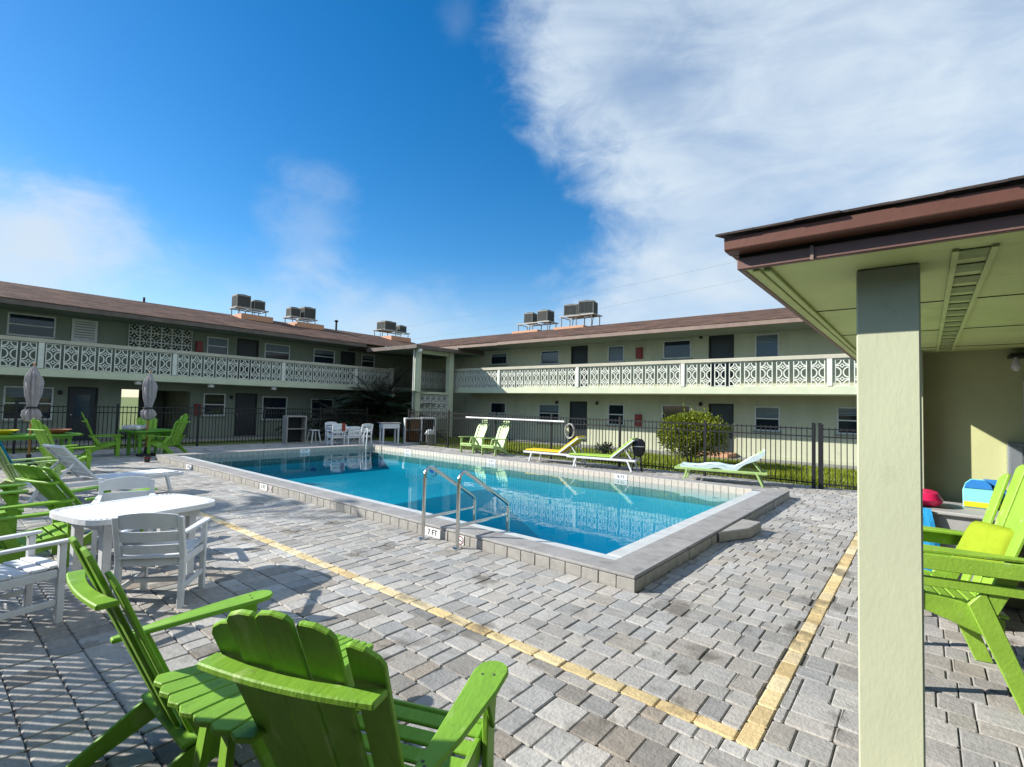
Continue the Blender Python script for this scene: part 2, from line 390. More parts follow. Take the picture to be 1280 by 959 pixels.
def noise(scale, detail=9, rough=.6, dist=0., st=(1, 1, 1), off=(0, 0, 0)):
    mp = N.new('ShaderNodeMapping'); mp.inputs['Scale'].default_value = st; mp.inputs['Location'].default_value = off; L.new(dirv, mp.inputs[0])
    n = N.new('ShaderNodeTexNoise'); n.inputs['Scale'].default_value = scale; n.inputs['Detail'].default_value = detail
    n.inputs['Roughness'].default_value = rough; n.inputs['Distortion'].default_value = dist; L.new(mp.outputs[0], n.inputs['Vector'])
    return math_('SUBTRACT', n.outputs['Fac'], .5)
n_big = noise(2.6, 10, .6, .4, (1, 1, 1.3), (3.1, 1.7, .2)); n_fine = noise(9, 8, .62, .6, (1, 1, 1.8)); n_str = noise(3.2, 9, .58, .8, (1, 1, 3.4), (5, 2, 1))
# large cirrus sheet on the right: the boundary runs from azimuth 44 at the top down to 31, back to 38 near the roofs
edge = math_('ADD', math_('MULTIPLY', math_('ABSOLUTE', math_('SUBTRACT', el, 19.5)), .62), 30.5)
d = math_('SUBTRACT', edge, az)
d = math_('ADD', d, math_('ADD', math_('MULTIPLY', n_big, 17), math_('MULTIPLY', n_fine, 13)))
right = remap(d, -2., 10.)
body = math_('ADD', math_('ADD', .76, math_('MULTIPLY', n_str, .95)), math_('MULTIPLY', n_fine, .38), True)
rim_ = math_('MULTIPLY', remap(d, 16., 1.), .22)
right = math_('MULTIPLY', right, math_('ADD', body, rim_, True), True)
# blue window inside the sheet
def blob(a0, e0, ra, re, amp, soft=.55, jag=1.1):
    q = math_('ADD', math_('POWER', math_('DIVIDE', math_('SUBTRACT', az, a0), ra), 2), math_('POWER', math_('DIVIDE', math_('SUBTRACT', el, e0), re), 2))
    q = math_('ADD', math_('SQRT', q), math_('ADD', math_('MULTIPLY', n_big, jag*1.6), math_('MULTIPLY', n_fine, jag)))
    return math_('MULTIPLY', remap(q, 1.15, 1.15-soft*1.6), amp)
hole = blob(25.5, 33, 9.5, 6.0, .42, .75, .9)
right = math_('MULTIPLY', right, math_('SUBTRACT', 1, hole, True), True)
left1 = blob(83, 13., 10, 7.5, .92, .7, 1.0)
left2 = blob(56, 9, 14, 6., .62, .85, 1.3)
left3 = blob(62, 17, 5, 9, .28, .8, 1.5)
left4 = blob(47, 38, 3, 2.6, .12, .8, 1.2)
low = math_('MULTIPLY', remap(el, 17, 3), .46)
low = math_('MULTIPLY', low, math_('ADD', .9, math_('MULTIPLY', n_str, 1.0)), True)
cl = right
for x in (left1, left2, left3, left4, low): cl = math_('SUBTRACT', 1, math_('MULTIPLY', math_('SUBTRACT', 1, cl), math_('SUBTRACT', 1, x, True)))
mx = N.new('ShaderNodeMixRGB'); L.new(cl, mx.inputs[0]); L.new(hs.outputs[0], mx.inputs[1]); mx.inputs[2].default_value = (9.3, 10.9, 12.5, 1)
bg = N.new('ShaderNodeBackground'); bg.inputs['Strength'].default_value = .051; L.new(mx.outputs[0], bg.inputs[0])
out = N.new('ShaderNodeOutputWorld'); L.new(bg.outputs[0], out.inputs[0])

S.view_settings.view_transform = 'Standard'; S.view_settings.look = 'None'; S.view_settings.gamma = 1; S.view_settings.exposure = 0.53
S.render.engine = 'CYCLES'
try:
    S.cycles.transparent_max_bounces = 12; S.cycles.max_bounces = 8; S.cycles.diffuse_bounces = 1
except Exception: pass

# ------------------------------------------------------------------ the setting
PX0, PX1, PY0, PY1 = 4.52, 11.60, 2.15, 16.5          # outer edge of the pool coping
WX0, WX1, WY0, WY1 = 5.08, 11.25, 2.78, 16.0           # inner pool walls
DX0, DX1, DY0, DY1 = -3.0, 14.0, -4.0, 20.6            # paved deck
WZ = .012
def ring(o, i, z):
    """flat rectangle o with the hole i"""
    (a0, b0, a1, b1), (c0, d0, c1, d1) = o, i
    m = MB()
    for x0, y0, x1, y1 in ((a0, b0, a1, d0), (a0, d1, a1, b1), (a0, d0, c0, d1), (c1, d0, a1, d1)):
        m.add([(x0, y0, z), (x1, y0, z), (x1, y1, z), (x0, y1, z)], [(0, 1, 2, 3)])
    return m
struct('ground', ring((-900, -900, 900, 900), (DX0, DY0, DX1, DY1), -.02).mesh('ground', M['lawn'], recalc=False))
struct('paver_bedding', ring((DX0, DY0, DX1, DY1), (PX0+.1, PY0+.1, PX1-.1, PY1-.1), -.014).mesh('paver_bedding', M['bedding'], recalc=False))
m = MB()
m.box((14.0, 23.3, -.3), (14.0, 23.3, -.3)); m = MB()
m.box((-12, 22.9, -.2), (26, 24.99, .0)); m.box((18.9, -14, -.2), (20.49, 22.88, .0)); m.box((14.02, -.6, -.2), (18.88, 1.15, .0))
struct('path', m.mesh('path', M['concrete'], bevel=.01))

# pavers: one sheet of separately tumbled stones
def pavers():
    rnd = random.Random(3); v = []; fs = []; cols = []
    palette = [(.42, .412, .40), (.40, .393, .38), (.45, .44, .425), (.37, .363, .352), (.41, .395, .37), (.39, .385, .378), (.47, .462, .445), (.43, .42, .408)]; brownish = palette+[(.50, .49, .47), (.30, .285, .265), (.33, .30, .265)]
    yellow = [(.72, .58, .32), (.76, .63, .38), (.67, .52, .28), (.78, .66, .43)]
    def stone(x0, y0, x1, y1, pal=None, g=.0024, bev=.0065):
        x0 += g; x1 -= g; y0 += g; y1 -= g
        if x1-x0 < .03 or y1-y0 < .03: return
        pal = pal or palette
        if pal is palette and x0 < 2.9 and y0 < 6.5: pal = brownish
        z = rnd.uniform(-.0025, .0025); b = rnd.uniform(.7, 1.3)*bev; o = len(v)
        tilt = rnd.uniform(-.0045, .0045); jx = rnd.uniform(-.003, .003)
        c = 0.016
        def ring_(i, zz):
            a0, b0, a1, b1 = x0+i, y0+i, x1-i, y1-i
            k = c*(.6 if i else 1)
            return [(a0+k, b0, zz), (a1-k, b0, zz), (a1, b0+k, zz), (a1, b1-k, zz), (a1-k+jx, b1, zz+tilt), (a0+k+jx, b1, zz+tilt), (a0, b1-k, zz), (a0, b0+k, zz)]
        v.extend(ring_(0, -.013)); v.extend(ring_(.001, z-b*.8)); v.extend(ring_(b, z))
        for q in (0, 8):
            for i in range(8): fs.append((o+q+i, o+q+(i+1) % 8, o+q+8+(i+1) % 8, o+q+8+i))
        fs.append(tuple(o+16+i for i in range(8)))
        p = pal[rnd.randrange(len(pal))]; s = rnd.uniform(.83, 1.10); w = rnd.uniform(-.012, .012)
        cols.extend([(max(.02, p[0]*s*1.03+w), p[1]*s*1.01, max(.02, p[2]*s*.955-w), 1)]*17)
    def blocked(x0, y0, x1, y1): return x0 < PX1 and x1 > PX0 and y0 < PY1 and y1 > PY0
    def field(X0, Y0, X1, Y1, along='x', rows=(.235, .165, .235)):
        y = Y0; i = 0
        lim = Y1 if along == 'x' else X1
        y = Y0 if along == 'x' else X0
        while y < lim-.02:
            h = rows[i % len(rows)]; i += 1
            y2 = min(y+h, lim)
            if lim-y2 < .06: y2 = lim
            s0, s1 = (X0, X1) if along == 'x' else (Y0, Y1)
            x = s0-rnd.uniform(0, .2)
            while x < s1:
                w = rnd.choice((.13, .175, .175, .235))
                a, b = max(x, s0), min(x+w, s1)
                if along == 'x': segs = [(a, y, b, y2)]
                else: segs = [(y, a, y2, b)]
                for (a0, b0, a1, b1) in segs:
                    if blocked(a0, b0, a1, b1):          # trim against the coping
                        for q in ((a0, b0, min(a1, PX0), b1), (max(a0, PX1), b0, a1, b1), (a0, b0, a1, min(b1, PY0)), (a0, max(b0, PY1), a1, b1)):
                            if q[2]-q[0] > .03 and q[3]-q[1] > .03 and not blocked(q[0]+.001, q[1]+.001, q[2]-.001, q[3]-.001): stone(*q, palette); break
                    else: stone(a0, b0, a1, b1, palette)
                x += w
            y = y2
    YX0, YX1, YY0, YY1 = 2.90, 3.01, .69, .80       # yellow border courses
    field(DX0+2.2, DY0, YX0, DY1-.001, 'y')
    field(YX1, DY0, DX1, YY0, 'y'); field(YX0, DY0, YX1, YY0, 'y')
    field(YX1, YY1, DX1, DY1, 'y')
    field(YX0, 11.5, YX1, DY1)
    y = YY1
    while y < 11.5: stone(YX0, y, YX1, min(y+.225, 11.5), yellow); y += .225
    x = YX0
    while x < 12.0: stone(x, YY0, min(x+.225, 12.0), YY1, yellow); x += .225
    field(12.0, YY0, DX1, YY1)
    me = bpy.data.meshes.new('pool_deck'); me.from_pydata(v, [], fs)
    ca = me.color_attributes.new('Col', 'FLOAT_COLOR', 'POINT')
    ca.data.foreach_set('color', [c for q in cols for c in q][:len(v)*4]) if len(cols) == len(v) else None
    return me, v, cols
def fix_cols():
    me, v, cols = pavers(); n = len(v)//24
    flat = []
    for k in range(n): flat += list(cols[k*17])*24
    me.color_attributes['Col'].data.foreach_set('color', flat)
    me.materials.append(M['paver']); return me
struct('pool_deck', fix_cols())

# pool
def coping():
    top = MB(); rim = MB(); face = MB()
    zt = .149
    for a, b in (((PX0, PY0, .10), (4.86, PY1, zt)), ((4.86, PY0, .10), (11.25, 2.55, zt)), ((11.25, PY0, .10), (PX1, PY1, zt)), ((4.86, 16.0, .10), (11.25, PY1, zt))):
        top.box(a, b)
    return top
cp = MB(); zt = .149
o_ = (PX0, PY0, PX1, PY1); i_ = (4.86, 2.55, 11.25, 16.0)
def slab_ring(o, i, z0, z1):
    m = MB(); P = []
    for z in (z0, z1):
        for q in (o, i): P += [(q[0], q[1], z), (q[2], q[1], z), (q[2], q[3], z), (q[0], q[3], z)]
    F_ = []
    for k in range(4):
        n = (k+1) % 4
        F_ += [(k, n, 8+n, 8+k), (4+k, 12+k, 12+n, 4+n), (8+k, 8+n, 12+n, 12+k), (k, 4+k, 4+n, n)]
    return m.add(P, F_)
struct('pool_coping', slab_ring(o_, i_, .112, zt).mesh('pool_coping', M['coping'], bevel=.012))
struct('pool_rim', slab_ring((4.862, 2.552, 11.249, 15.999), (WX0, WY0, 11.20, 15.95), -.02, .118).mesh('pool_rim', M['rim'], bevel=.015)) if False else None
m = MB()
m.box((4.862, 2.552, -.02), (WX0, 15.998, .12)); m.box((WX0, 2.552, -.02), (11.248, WY0, .12))
struct('pool_rim', m.mesh('pool_rim', M['rim'], bevel=.02))
fc = MB(); gr = MB(); rnd = random.Random(5)
def face_run(p0, p1, nrm, mb, z0, z1, w=.2, t=.02):
    p0 = Vector(p0); p1 = Vector(p1); d = (p1-p0); n = round(d.length/w); st = d/n; dn = d.normalized()
    for k in range(n):
        a = p0+st*k+dn*.004; b = p0+st*(k+1)-dn*.004; q = Vector(nrm)*t*rnd.uniform(.8, 1.1)
        xs = sorted((a.x, (b+q).x)); ys = sorted((a.y, (b+q).y))
        mb.box((xs[0], ys[0], z0), (xs[1], ys[1], z1))
face_run((PX0+.02, PY1, 0), (PX0+.02, PY0, 0), (-1, 0, 0), fc, -.013, .111)
face_run((PX0+.02, PY0+.02, 0), (PX1-.02, PY0+.02, 0), (0, -1, 0), fc, -.013, .111)
face_run((PX1-.02, PY0, 0), (PX1-.02, PY1, 0), (1, 0, 0), fc, -.013, .111)
face_run((PX0+.02, PY1-.02, 0), (PX1-.02, PY1-.02, 0), (0, 1, 0), fc, -.013, .111)
struct('coping_tile_face', fc.mesh('coping_tile_face', M['tileface'], bevel=.004))
m = slab_ring((PX0+.026, PY0+.026, PX1-.026, PY1-.026), (4.85, 2.54, 11.27, 16.02), -.3, .1105)
struct('coping_core', m.mesh('coping_core', M['rim']))
pc = MB(); pw = MB()
face_run((WX1+.005, WY0, 0), (WX1+.005, WY1, 0), (-1, 0, 0), pc, -.32, .14, .155, .012)
face_run((WX0, WY1+.005, 0), (WX1, WY1+.005, 0), (0, -1, 0), pw, -.32, .14, .155, .012)
struct('waterline_tile', pc.mesh('waterline_tile', M['peach'], bevel=.003)); struct('waterline_tile', pw.mesh('waterline_tile', M['tileface'], bevel=.003))
# basin: walls and a floor that slopes towards the near end
zf, zn = -.62, -2.45
a0, b0, a1, b1 = WX0, WY0, WX1, WY1
m = MB()
xs = (a0, a1)
pr = [(b0, zn), (7.2, zn+.1), (10.2, zf-.15), (b1, zf)]
P = [(x, y, z) for x in xs for y, z in pr]+[(x, y, -.02) for x in xs for y in (b0, b1)]
m.add(P, [(0, 4, 5, 1), (1, 5, 6, 2), (2, 6, 7, 3), (0, 1, 2, 3, 9, 8), (4, 10, 11, 7, 6, 5), (0, 8, 10, 4), (3, 7, 11, 9)])
struct('pool_basin', m.mesh('pool_basin', M['plaster'], recalc=False))
m = MB(); e = .006
P = [(x, y, z-.006) for x in (a0-e, a1+e) for y, z in ((b0-e, zn), (7.2, zn+.1), (10.2, zf-.15), (b1+e, zf))]+[(x, y, WZ) for x in (a0-e, a1+e) for y in (b0-e, b1+e)]
m.add(P, [(0, 4, 5, 1), (1, 5, 6, 2), (2, 6, 7, 3), (0, 1, 2, 3, 9, 8), (4, 10, 11, 7, 6, 5), (0, 8, 10, 4), (3, 7, 11, 9), (8, 9, 11, 10)])
struct('pool_water', m.mesh('pool_water', M['water']))
# step block that juts out of the near short side
m = MB(); m.prism([(6.95, 2.128), (7.50, 1.88), (8.05, 1.86), (8.06, 2.128)], .142, lambda u, v, w: (u, v, w-.0))
struct('pool_step', m.mesh('pool_step', M['tileface'], bevel=.012))

# depth markers, lettering on white tiles
def marker(c, d, n, words, label, w=.30, h=.12, mat='white'):
    """tile centred at c, reading direction d, facing n"""
    c = Vector(c); d = Vector(d); n = Vector(n); up = n.cross(d)
    t = thing('depth_marker', label, 'pool marker', c)
    fn = lambda u, v, w_: c+d*u+up*v+n*w_
    m = MB(); m.prism([(-w/2, -h/2), (w/2, -h/2), (w/2, h/2), (-w/2, h/2)], .005, fn)
    link('tile', m.mesh('tile', M['white']), t)
    link('lettering', text_mesh(words, h*.85, M['text'], lambda x, y, z: fn(x, y, .0065+z), .003), t)
def nodive(c, d, n, label, h=.12):
    c = Vector(c); d = Vector(d); n = Vector(n); up = n.cross(d)
    t = thing('no_diving_tile', label, 'pool marker', c)
    fn = lambda u, v, w_: c+d*u+up*v+n*w_
    m = MB(); m.prism([(-h/2, -h/2), (h/2, -h/2), (h/2, h/2), (-h/2, h/2)], .005, fn); link('tile', m.mesh('tile', M['white']), t)
    m = MB()
    for k in range(20):
        a, b = 2*math.pi*k/20, 2*math.pi*(k+1)/20; ro, ri = h*.44, h*.35
        m.prism([(ro*math.cos(a), ro*math.sin(a)), (ro*math.cos(b), ro*math.sin(b)), (ri*math.cos(b), ri*math.sin(b)), (ri*math.cos(a), ri*math.sin(a))], .002, lambda u, v, w_: fn(u, v, .0055+w_))
    link('prohibition_ring', m.mesh('prohibition_ring', M['red']), t)
    m = MB(); m.prism([(-.03, .012), (.03, -.008), (.03, -.02), (-.03, 0)], .002, lambda u, v, w_: fn(u, v, .0055+w_))
    link('diver_mark', m.mesh('diver_mark', M['text']), t)
xo = PX0-.005
marker((xo, 5.02, .052), (0, -1, 0), (-1, 0, 0), '7 FT', 'white 7 FT depth tile on the coping between the two steel handrail feet')
nodive((xo, 4.50, .052), (0, -1, 0), (-1, 0, 0), 'white square no diving tile beside the nearer steel handrail foot')
marker((xo, 9.9, .052), (0, -1, 0), (-1, 0, 0), '5 FT', 'white 5 FT depth tile on the shadowed stretch of near coping')
nodive((xo, 9.62, .052), (0, -1, 0), (-1, 0, 0), 'white no diving tile on the shadowed stretch of near coping')
marker((xo, 13.9, .052), (0, -1, 0), (-1, 0, 0), '4 FT', 'white 4 FT depth tile near the far left corner of the coping', .36)
xi = WX1-.014
marker((xi, 10.0, .07), (0, -1, 0), (-1, 0, 0), '6 FT', 'white 6 FT depth tile on the far peach tiles under the pale green chairs', .34)
marker((xi, 5.75, .07), (0, -1, 0), (-1, 0, 0), '8 FT', 'white 8 FT depth tile on the far peach tiles near the towel covered lounger', .34)
marker((xi, 13.9, .07), (0, -1, 0), (-1, 0, 0), '4 FT', 'white 4 FT depth tile on far peach tiles near the trash can', .34)
marker((8.6, WY1-.014, .07), (1, 0, 0), (0, -1, 0), '4 FT', 'white 4 FT depth tile on the far short side of the pool', .34)

# lawn blades inside the right fence
def blades():
    rnd = random.Random(9); m = MB()
    for _ in range(26000):
        x = rnd.uniform(14.1, 18.8); y = rnd.uniform(1.2, 20)
        if rnd.random() < .3: y = rnd.uniform(1.2, 7)
        h = rnd.uniform(.05, .11); a = rnd.uniform(0, 6.28); w = .012; q = rnd.uniform(-.04, .04); s = rnd.uniform(-.04, .04)
        m.add([(x-w*math.cos(a), y-w*math.sin(a), -.02), (x+w*math.cos(a), y+w*math.sin(a), -.02), (x+q, y+s, h)], [(0, 1, 2)])
    return m.mesh('grass', M['blade'], recalc=False)
o = link('grass', blades()); o['kind'] = 'stuff'; o['label'] = 'sunlit green grass strip between black fence and motel wall'; o['category'] = 'grass'
# ------------------------------------------------------------------ the two motel wings
XW, YW = 20.5, 25.0           # wall planes of the right and left wing
XS, YS = 18.8, 23.3           # balcony edges
ZB, ZF, ZR0, ZR1 = 2.35, 2.62, 3.50, 3.64
def mapL(s, d, z): return (s, YW-d, z)
def mapR(s, d, z): return (XW-d, s, z)
def lbox(mb, mp, a, b): return mb.box(a, b, mp)

def panel_mesh():
    """breeze block railing panel .40 x .86, local u along, w depth, v up; centre at origin"""
    w, h, t = .40, .86, .05; m = MB()
    fn = lambda u, v, q: (u, q-t/2, v)
    b = .028
    for q in ([(-w/2, -h/2), (-w/2+b, -h/2), (-w/2+b, h/2), (-w/2, h/2)], [(w/2-b, -h/2), (w/2, -h/2), (w/2, h/2), (w/2-b, h/2)],
              [(-w/2+b, h/2-b), (w/2-b, h/2-b), (w/2-b, h/2), (-w/2+b, h/2)], [(-w/2+b, -h/2), (w/2-b, -h/2), (w/2-b, -h/2+b), (-w/2+b, -h/2+b)]):
        m.prism(q, t, fn)
    def band(cx, cy, r, a0, a1, n=8, bw=.034, t2=.044):
        f2 = lambda u, v, q: (u, q-t2/2, v)
        for k in range(n):
            a, c = R(a0+(a1-a0)*k/n), R(a0+(a1-a0)*(k+1)/n)
            m.prism([(cx+r*math.cos(a), cy+r*math.sin(a)*1.12), (cx+r*math.cos(c), cy+r*math.sin(c)*1.12), (cx+(r-bw)*math.cos(c), cy+(r-bw)*math.sin(c)*1.12), (cx+(r-bw)*math.cos(a), cy+(r-bw)*math.sin(a)*1.12)], t2, f2)
    iw = w/2-b; R0 = iw*.93
    band(-iw, 0, R0, -88, 88); band(iw, 0, R0, 92, 268)
    for sx_ in (-1, 1):
        for sy in (-1, 1):
            cx, cy = sx_*iw, sy*(h/2-b)
            a = {(-1, -1): (0, 90), (1, -1): (90, 180), (1, 1): (180, 270), (-1, 1): (270, 360)}[(sx_, sy)]
            band(cx, cy, R0, a[0], a[1], 5)
    for sy in (-1, 1):                                   # little pierced diamonds
        cy = sy*(h/4-.005); o = .075; i = .04
        for k in range(4):
            a = math.pi/2*k; c = a+math.pi/2
            m.prism([(o*math.cos(a), cy+o*math.sin(a)), (o*math.cos(c), cy+o*math.sin(c)), (i*math.cos(c), cy+i*math.sin(c)), (i*math.cos(a), cy+i*math.sin(a))], .05, lambda u, v, q: (u, q-.025, v))
        for (dx, dy) in ((1, 0), (-1, 0)):
            m.prism([(dx*o, cy-.014), (dx*iw, cy-.014), (dx*iw, cy+.014), (dx*o, cy+.014)][::dx], .042, lambda u, v, q: (u, q-.021, v))
    return m.mesh('railing_panel', M['block_white'])
PANEL = panel_mesh()
def block_mesh():
    """square breeze block .38: frame, four quarter circles and a cross"""
    w = .38; t = .09; m = MB(); b = .022; fn = lambda u, v, q: (u, q-t/2, v)
    for q in ([(-w/2, -w/2), (-w/2+b, -w/2), (-w/2+b, w/2), (-w/2, w/2)], [(w/2-b, -w/2), (w/2, -w/2), (w/2, w/2), (w/2-b, w/2)],
              [(-w/2+b, w/2-b), (w/2-b, w/2-b), (w/2-b, w/2), (-w/2+b, w/2)], [(-w/2+b, -w/2), (w/2-b, -w/2), (w/2-b, -w/2+b), (-w/2+b, -w/2+b)]): m.prism(q, t, fn)
    iw = w/2-b; r = iw*.86; bw = .035
    for cx, cy, a0 in ((-iw, -iw, 0), (iw, -iw, 90), (iw, iw, 180), (-iw, iw, 270)):
        for k in range(5):
            a, c = R(a0+18*k), R(a0+18*k+18)
            m.prism([(cx+r*math.cos(a), cy+r*math.sin(a)), (cx+r*math.cos(c), cy+r*math.sin(c)), (cx+(r-bw)*math.cos(c), cy+(r-bw)*math.sin(c)), (cx+(r-bw)*math.cos(a), cy+(r-bw)*math.sin(a))], .08, lambda u, v, q: (u, q-.04, v))
    m.prism([(-.04, 0), (0, -.04), (.04, 0), (0, .04)], .08, lambda u, v, q: (u, q-.04, v))
    return m.mesh('breeze_block', M['block_white'])
BLOCK = block_mesh()

def wall_with_holes(mb, mp, s0, s1, z0, z1, holes, d0=-.2, d1=0.):
    ss = sorted({s0, s1, *[h[0] for h in holes], *[h[1] for h in holes]}); zs = sorted({z0, z1, *[h[2] for h in holes], *[h[3] for h in holes]})
    ss = [s for s in ss if s0 <= s <= s1]; zs = [z for z in zs if z0 <= z <= z1]
    for i in range(len(zs)-1):
        run = None
        for j in range(len(ss)-1):
            cs, cz = (ss[j]+ss[j+1])/2, (zs[i]+zs[i+1])/2
            solid = not any(h[0] < cs < h[1] and h[2] < cz < h[3] for h in holes)
            if solid: run = (run[0], ss[j+1]) if run else (ss[j], ss[j+1])
            if run and (not solid or j == len(ss)-2):
                lbox(mb, mp, (run[0], d0, zs[i]), (run[1], d1, zs[i+1])); run = None

def window(bld, mp, s0, s1, z0, z1, mid=True, pane='glass', frame='alu', blind=0.):
    m = MB(); w = .05
    for a, b in (((s0, -.06, z0), (s0+w, .015, z1)), ((s1-w, -.06, z0), (s1, .015, z1)), ((s0+w, -.06, z1-w), (s1-w, .015, z1)), ((s0+w, -.06, z0), (s1-w, .03, z0+w))): lbox(m, mp, a, b)
    if mid: lbox(m, mp, (s0+w, -.06, (z0+z1)/2-.02), (s1-w, .005, (z0+z1)/2+.025))
    fr = link('window', m.mesh('window', M[frame]), bld)
    m = MB(); lbox(m, mp, (s0+w*.9, -.045, z0+w*.9), (s1-w*.9, -.03, z1-w*.9)); link('pane', m.mesh('pane', M[pane]), fr)
    if blind:
        m = MB(); zz = z1-w-(z1-z0-2*w)*blind
        n = max(2, int((z1-w-zz)/.045))
        for k in range(n):
            z = zz+(z1-w-zz)*k/n; lbox(m, mp, (s0+w*1.2, -.029, z+.004), (s1-w*1.2, -.022, z+.036))
        link('blind', m.mesh('blind', M['curtain']), fr)
    m = MB(); lbox(m, mp, (s0-.05, -.02, z0-.07), (s1+.05, .06, z0-.003)); link('sill', m.mesh('sill', M['stucco_shade']), fr)
def door(bld, mp, s0, s1, z0, z1, leaf='door', lite=False):
    m = MB(); w = .05
    for a, b in (((s0, -.1, z0), (s0+w, .015, z1)), ((s1-w, -.1, z0), (s1, .015, z1)), ((s0+w, -.1, z1-w), (s1-w, .015, z1))): lbox(m, mp, a, b)
    dr = link('door', m.mesh('door', M['dark'] if leaf == 'door' else M['alu']), bld)
    m = MB(); lbox(m, mp, (s0+w, -.08, z0+.01), (s1-w, -.05, z1-w))
    for q0, q1 in ((.12, .48), (.55, .92)): lbox(m, mp, (s0+w+.12, -.0499, z0+(z1-z0)*q0), (s1-w-.12, -.042, z0+(z1-z0)*q1))
    link('door_leaf', m.mesh('door_leaf', M[leaf], bevel=.006), dr)
    if lite:
        m = MB(); lbox(m, mp, (s0+.22, -.041, z0+.9), (s1-.22, -.036, z1-.3)); link('door_glass', m.mesh('door_glass', M['glassblue']), dr)
    m = MB(); c = mp(s0+w+.08, -.02, z0+.98); m.lathe([(.0, -.03), (.028, -.02), (.032, 0), (.028, .02), (0, .03)], c, 10); link('handle', m.mesh('handle', M['steel'], smooth=True), dr)
def small_box(name, bld, mp, s0, s1, z0, z1, mat, d=.16):
    m = MB(); lbox(m, mp, (s0, 0.001, z0), (s1, d, z1)); lbox(m, mp, (s0+.03, d+.0005, z0+.05), (s1-.03, d+.012, z1-.05)); link(name, m.mesh(name, M[mat], bevel=.01), bld)
def wall_lamp(bld, mp, s, z):
    m = MB(); lbox(m, mp, (s-.05, .001, z-.05), (s+.05, .03, z+.05)); c = mp(s, .08, z-.02); m.lathe([(.03, .06), (.06, .04), (.06, -.06), (.04, -.09)], c, 10); link('wall_lamp', m.mesh('wall_lamp', M['black']), bld)

def roof_mesh(mp, s0, s1, d_e, z_e, d_r, z_r, d_b, hip=0):
    """gable roof sheet with thickness: eave at depth d_e, ridge d_r, back eave d_b"""
    me_v = []; fs = []; uv = []
    def quad(p):
        o = len(me_v); me_v.extend(mp(*q) for q in p); fs.append((o, o+1, o+2, o+3))
        L1 = math.hypot(p[2][1]-p[1][1], p[2][2]-p[1][2]); uv.extend([(p[0][0], 0), (p[1][0], 0), (p[2][0], L1), (p[3][0], L1)])
    quad([(s0, d_e, z_e), (s1, d_e, z_e), (s1, d_r, z_r), (s0, d_r, z_r)])
    quad([(s1, d_b, z_e), (s0, d_b, z_e), (s0, d_r, z_r), (s1, d_r, z_r)])
    quad([(s0, d_e, z_e-.03), (s1, d_e, z_e-.03), (s1, d_e, z_e), (s0, d_e, z_e)])
    me = bpy.data.meshes.new('roof'); me.from_pydata(me_v, [], fs)
    l = me.uv_layers.new(name='UVMap'); l.data.foreach_set('uv', [c for q in uv for c in q]); me.materials.append(M['shingle'])
    bm = bmesh.new(); bm.from_mesh(me); bmesh.ops.recalc_face_normals(bm, faces=bm.faces); bm.to_mesh(me); bm.free()
    return me

def balcony(bld, mp, s0, s1, posts, pitch, rotz, endpost=None, wallmat='slab_green'):
    dS = 1.7
    m = MB(); lbox(m, mp, (s0, .002, ZB), (s1, dS, ZF)); 
    b = link('balcony', m.mesh('balcony', M[wallmat], bevel=.01), bld)
    zc = (ZF+ZR0)/2
    m = MB(); lbox(m, mp, (s0, dS-.13, ZR0+.003), (s1, dS+.03, ZR1)); link('handrail', m.mesh('handrail', M['handrail'], bevel=.012), b)
    m = MB(); lbox(m, mp, (s0, dS-.1, ZF+.001), (s1, dS-.02, ZF+.02)); 
    for i in range(len(posts)):
        p = posts[i]
        if s0+.05 < p < s1-.05:
            m = MB(); lbox(m, mp, (p-.075, dS-.13, ZF+.001), (p+.075, dS+.022, ZR0+.002)); link('rail_post', m.mesh('rail_post', M['block_white'], bevel=.008), b)
    for i in range(len(posts)-1):
        a, c = posts[i]+.075, posts[i+1]-.075; n = max(1, round((c-a)/pitch)); st = (c-a)/n
        for k in range(n):
            s = a+st*(k+.5)
            if not s0+.2 < s < s1-.2: continue
            o = link('railing_panel', PANEL, b, mp(s, dS-.06, zc+.002), rotz)
            # mesh is local: keep its own location in world terms
    return b
def screen(bld, mp, s0, z0, nx, nz, d, rotz, name='breeze_screen'):
    m = MB(); w = .38
    lbox(m, mp, (s0-.04, d-.06, z0-.05), (s0+nx*w+.04, d+.06, z0-.002)); lbox(m, mp, (s0-.04, d-.06, z0+nz*w+.002), (s0+nx*w+.04, d+.06, z0+nz*w+.05))
    sc = link(name, m.mesh(name, M['block_white']), bld)
    for i in range(nx):
        for k in range(nz): link('breeze_block', BLOCK, sc, mp(s0+w*(i+.5), d, z0+w*(k+.5)), rotz)

# ---- left wing
LB = thing('motel_wing', 'long two storey sage green motel wing behind the umbrellas, wholly in shade', 'building', (6, YW+5, 0))
upL = [(2.19, 3.47, 3.81, 4.62, 'w2'), (8.58, 9.48, 3.72, 4.53, 'w'), (9.87, 10.85, 2.63, 4.6, 'd'), (11.14, 12.41, 3.72, 4.52, 'w'), (13.69, 14.93, 3.74, 4.52, 'w'), (15.29, 16.2, 2.63, 4.53, 'd'), (16.62, 17.52, 3.74, 4.5, 'w'), (-2.6, -1.3, 3.81, 4.6, 'w')]
loL = [(2.22, 3.53, .80, 2.0, 'w'), (3.93, 4.83, .0, 2.05, 'd'), (8.56, 9.47, .95, 1.96, 'w'), (9.9, 10.9, 0., 2.02, 'd'), (11.14, 12.39, .75, 1.9, 'w'), (13.67, 14.97, .75, 1.85, 'w'), (15.3, 16.2, 0, 2.02, 'd'), (16.7, 17.5, .9, 1.9, 'w'), (-2.6, -1.3, .8, 2.0, 'w')]
passage = (5.57, 8.03, 0., 2.02)
m = MB()
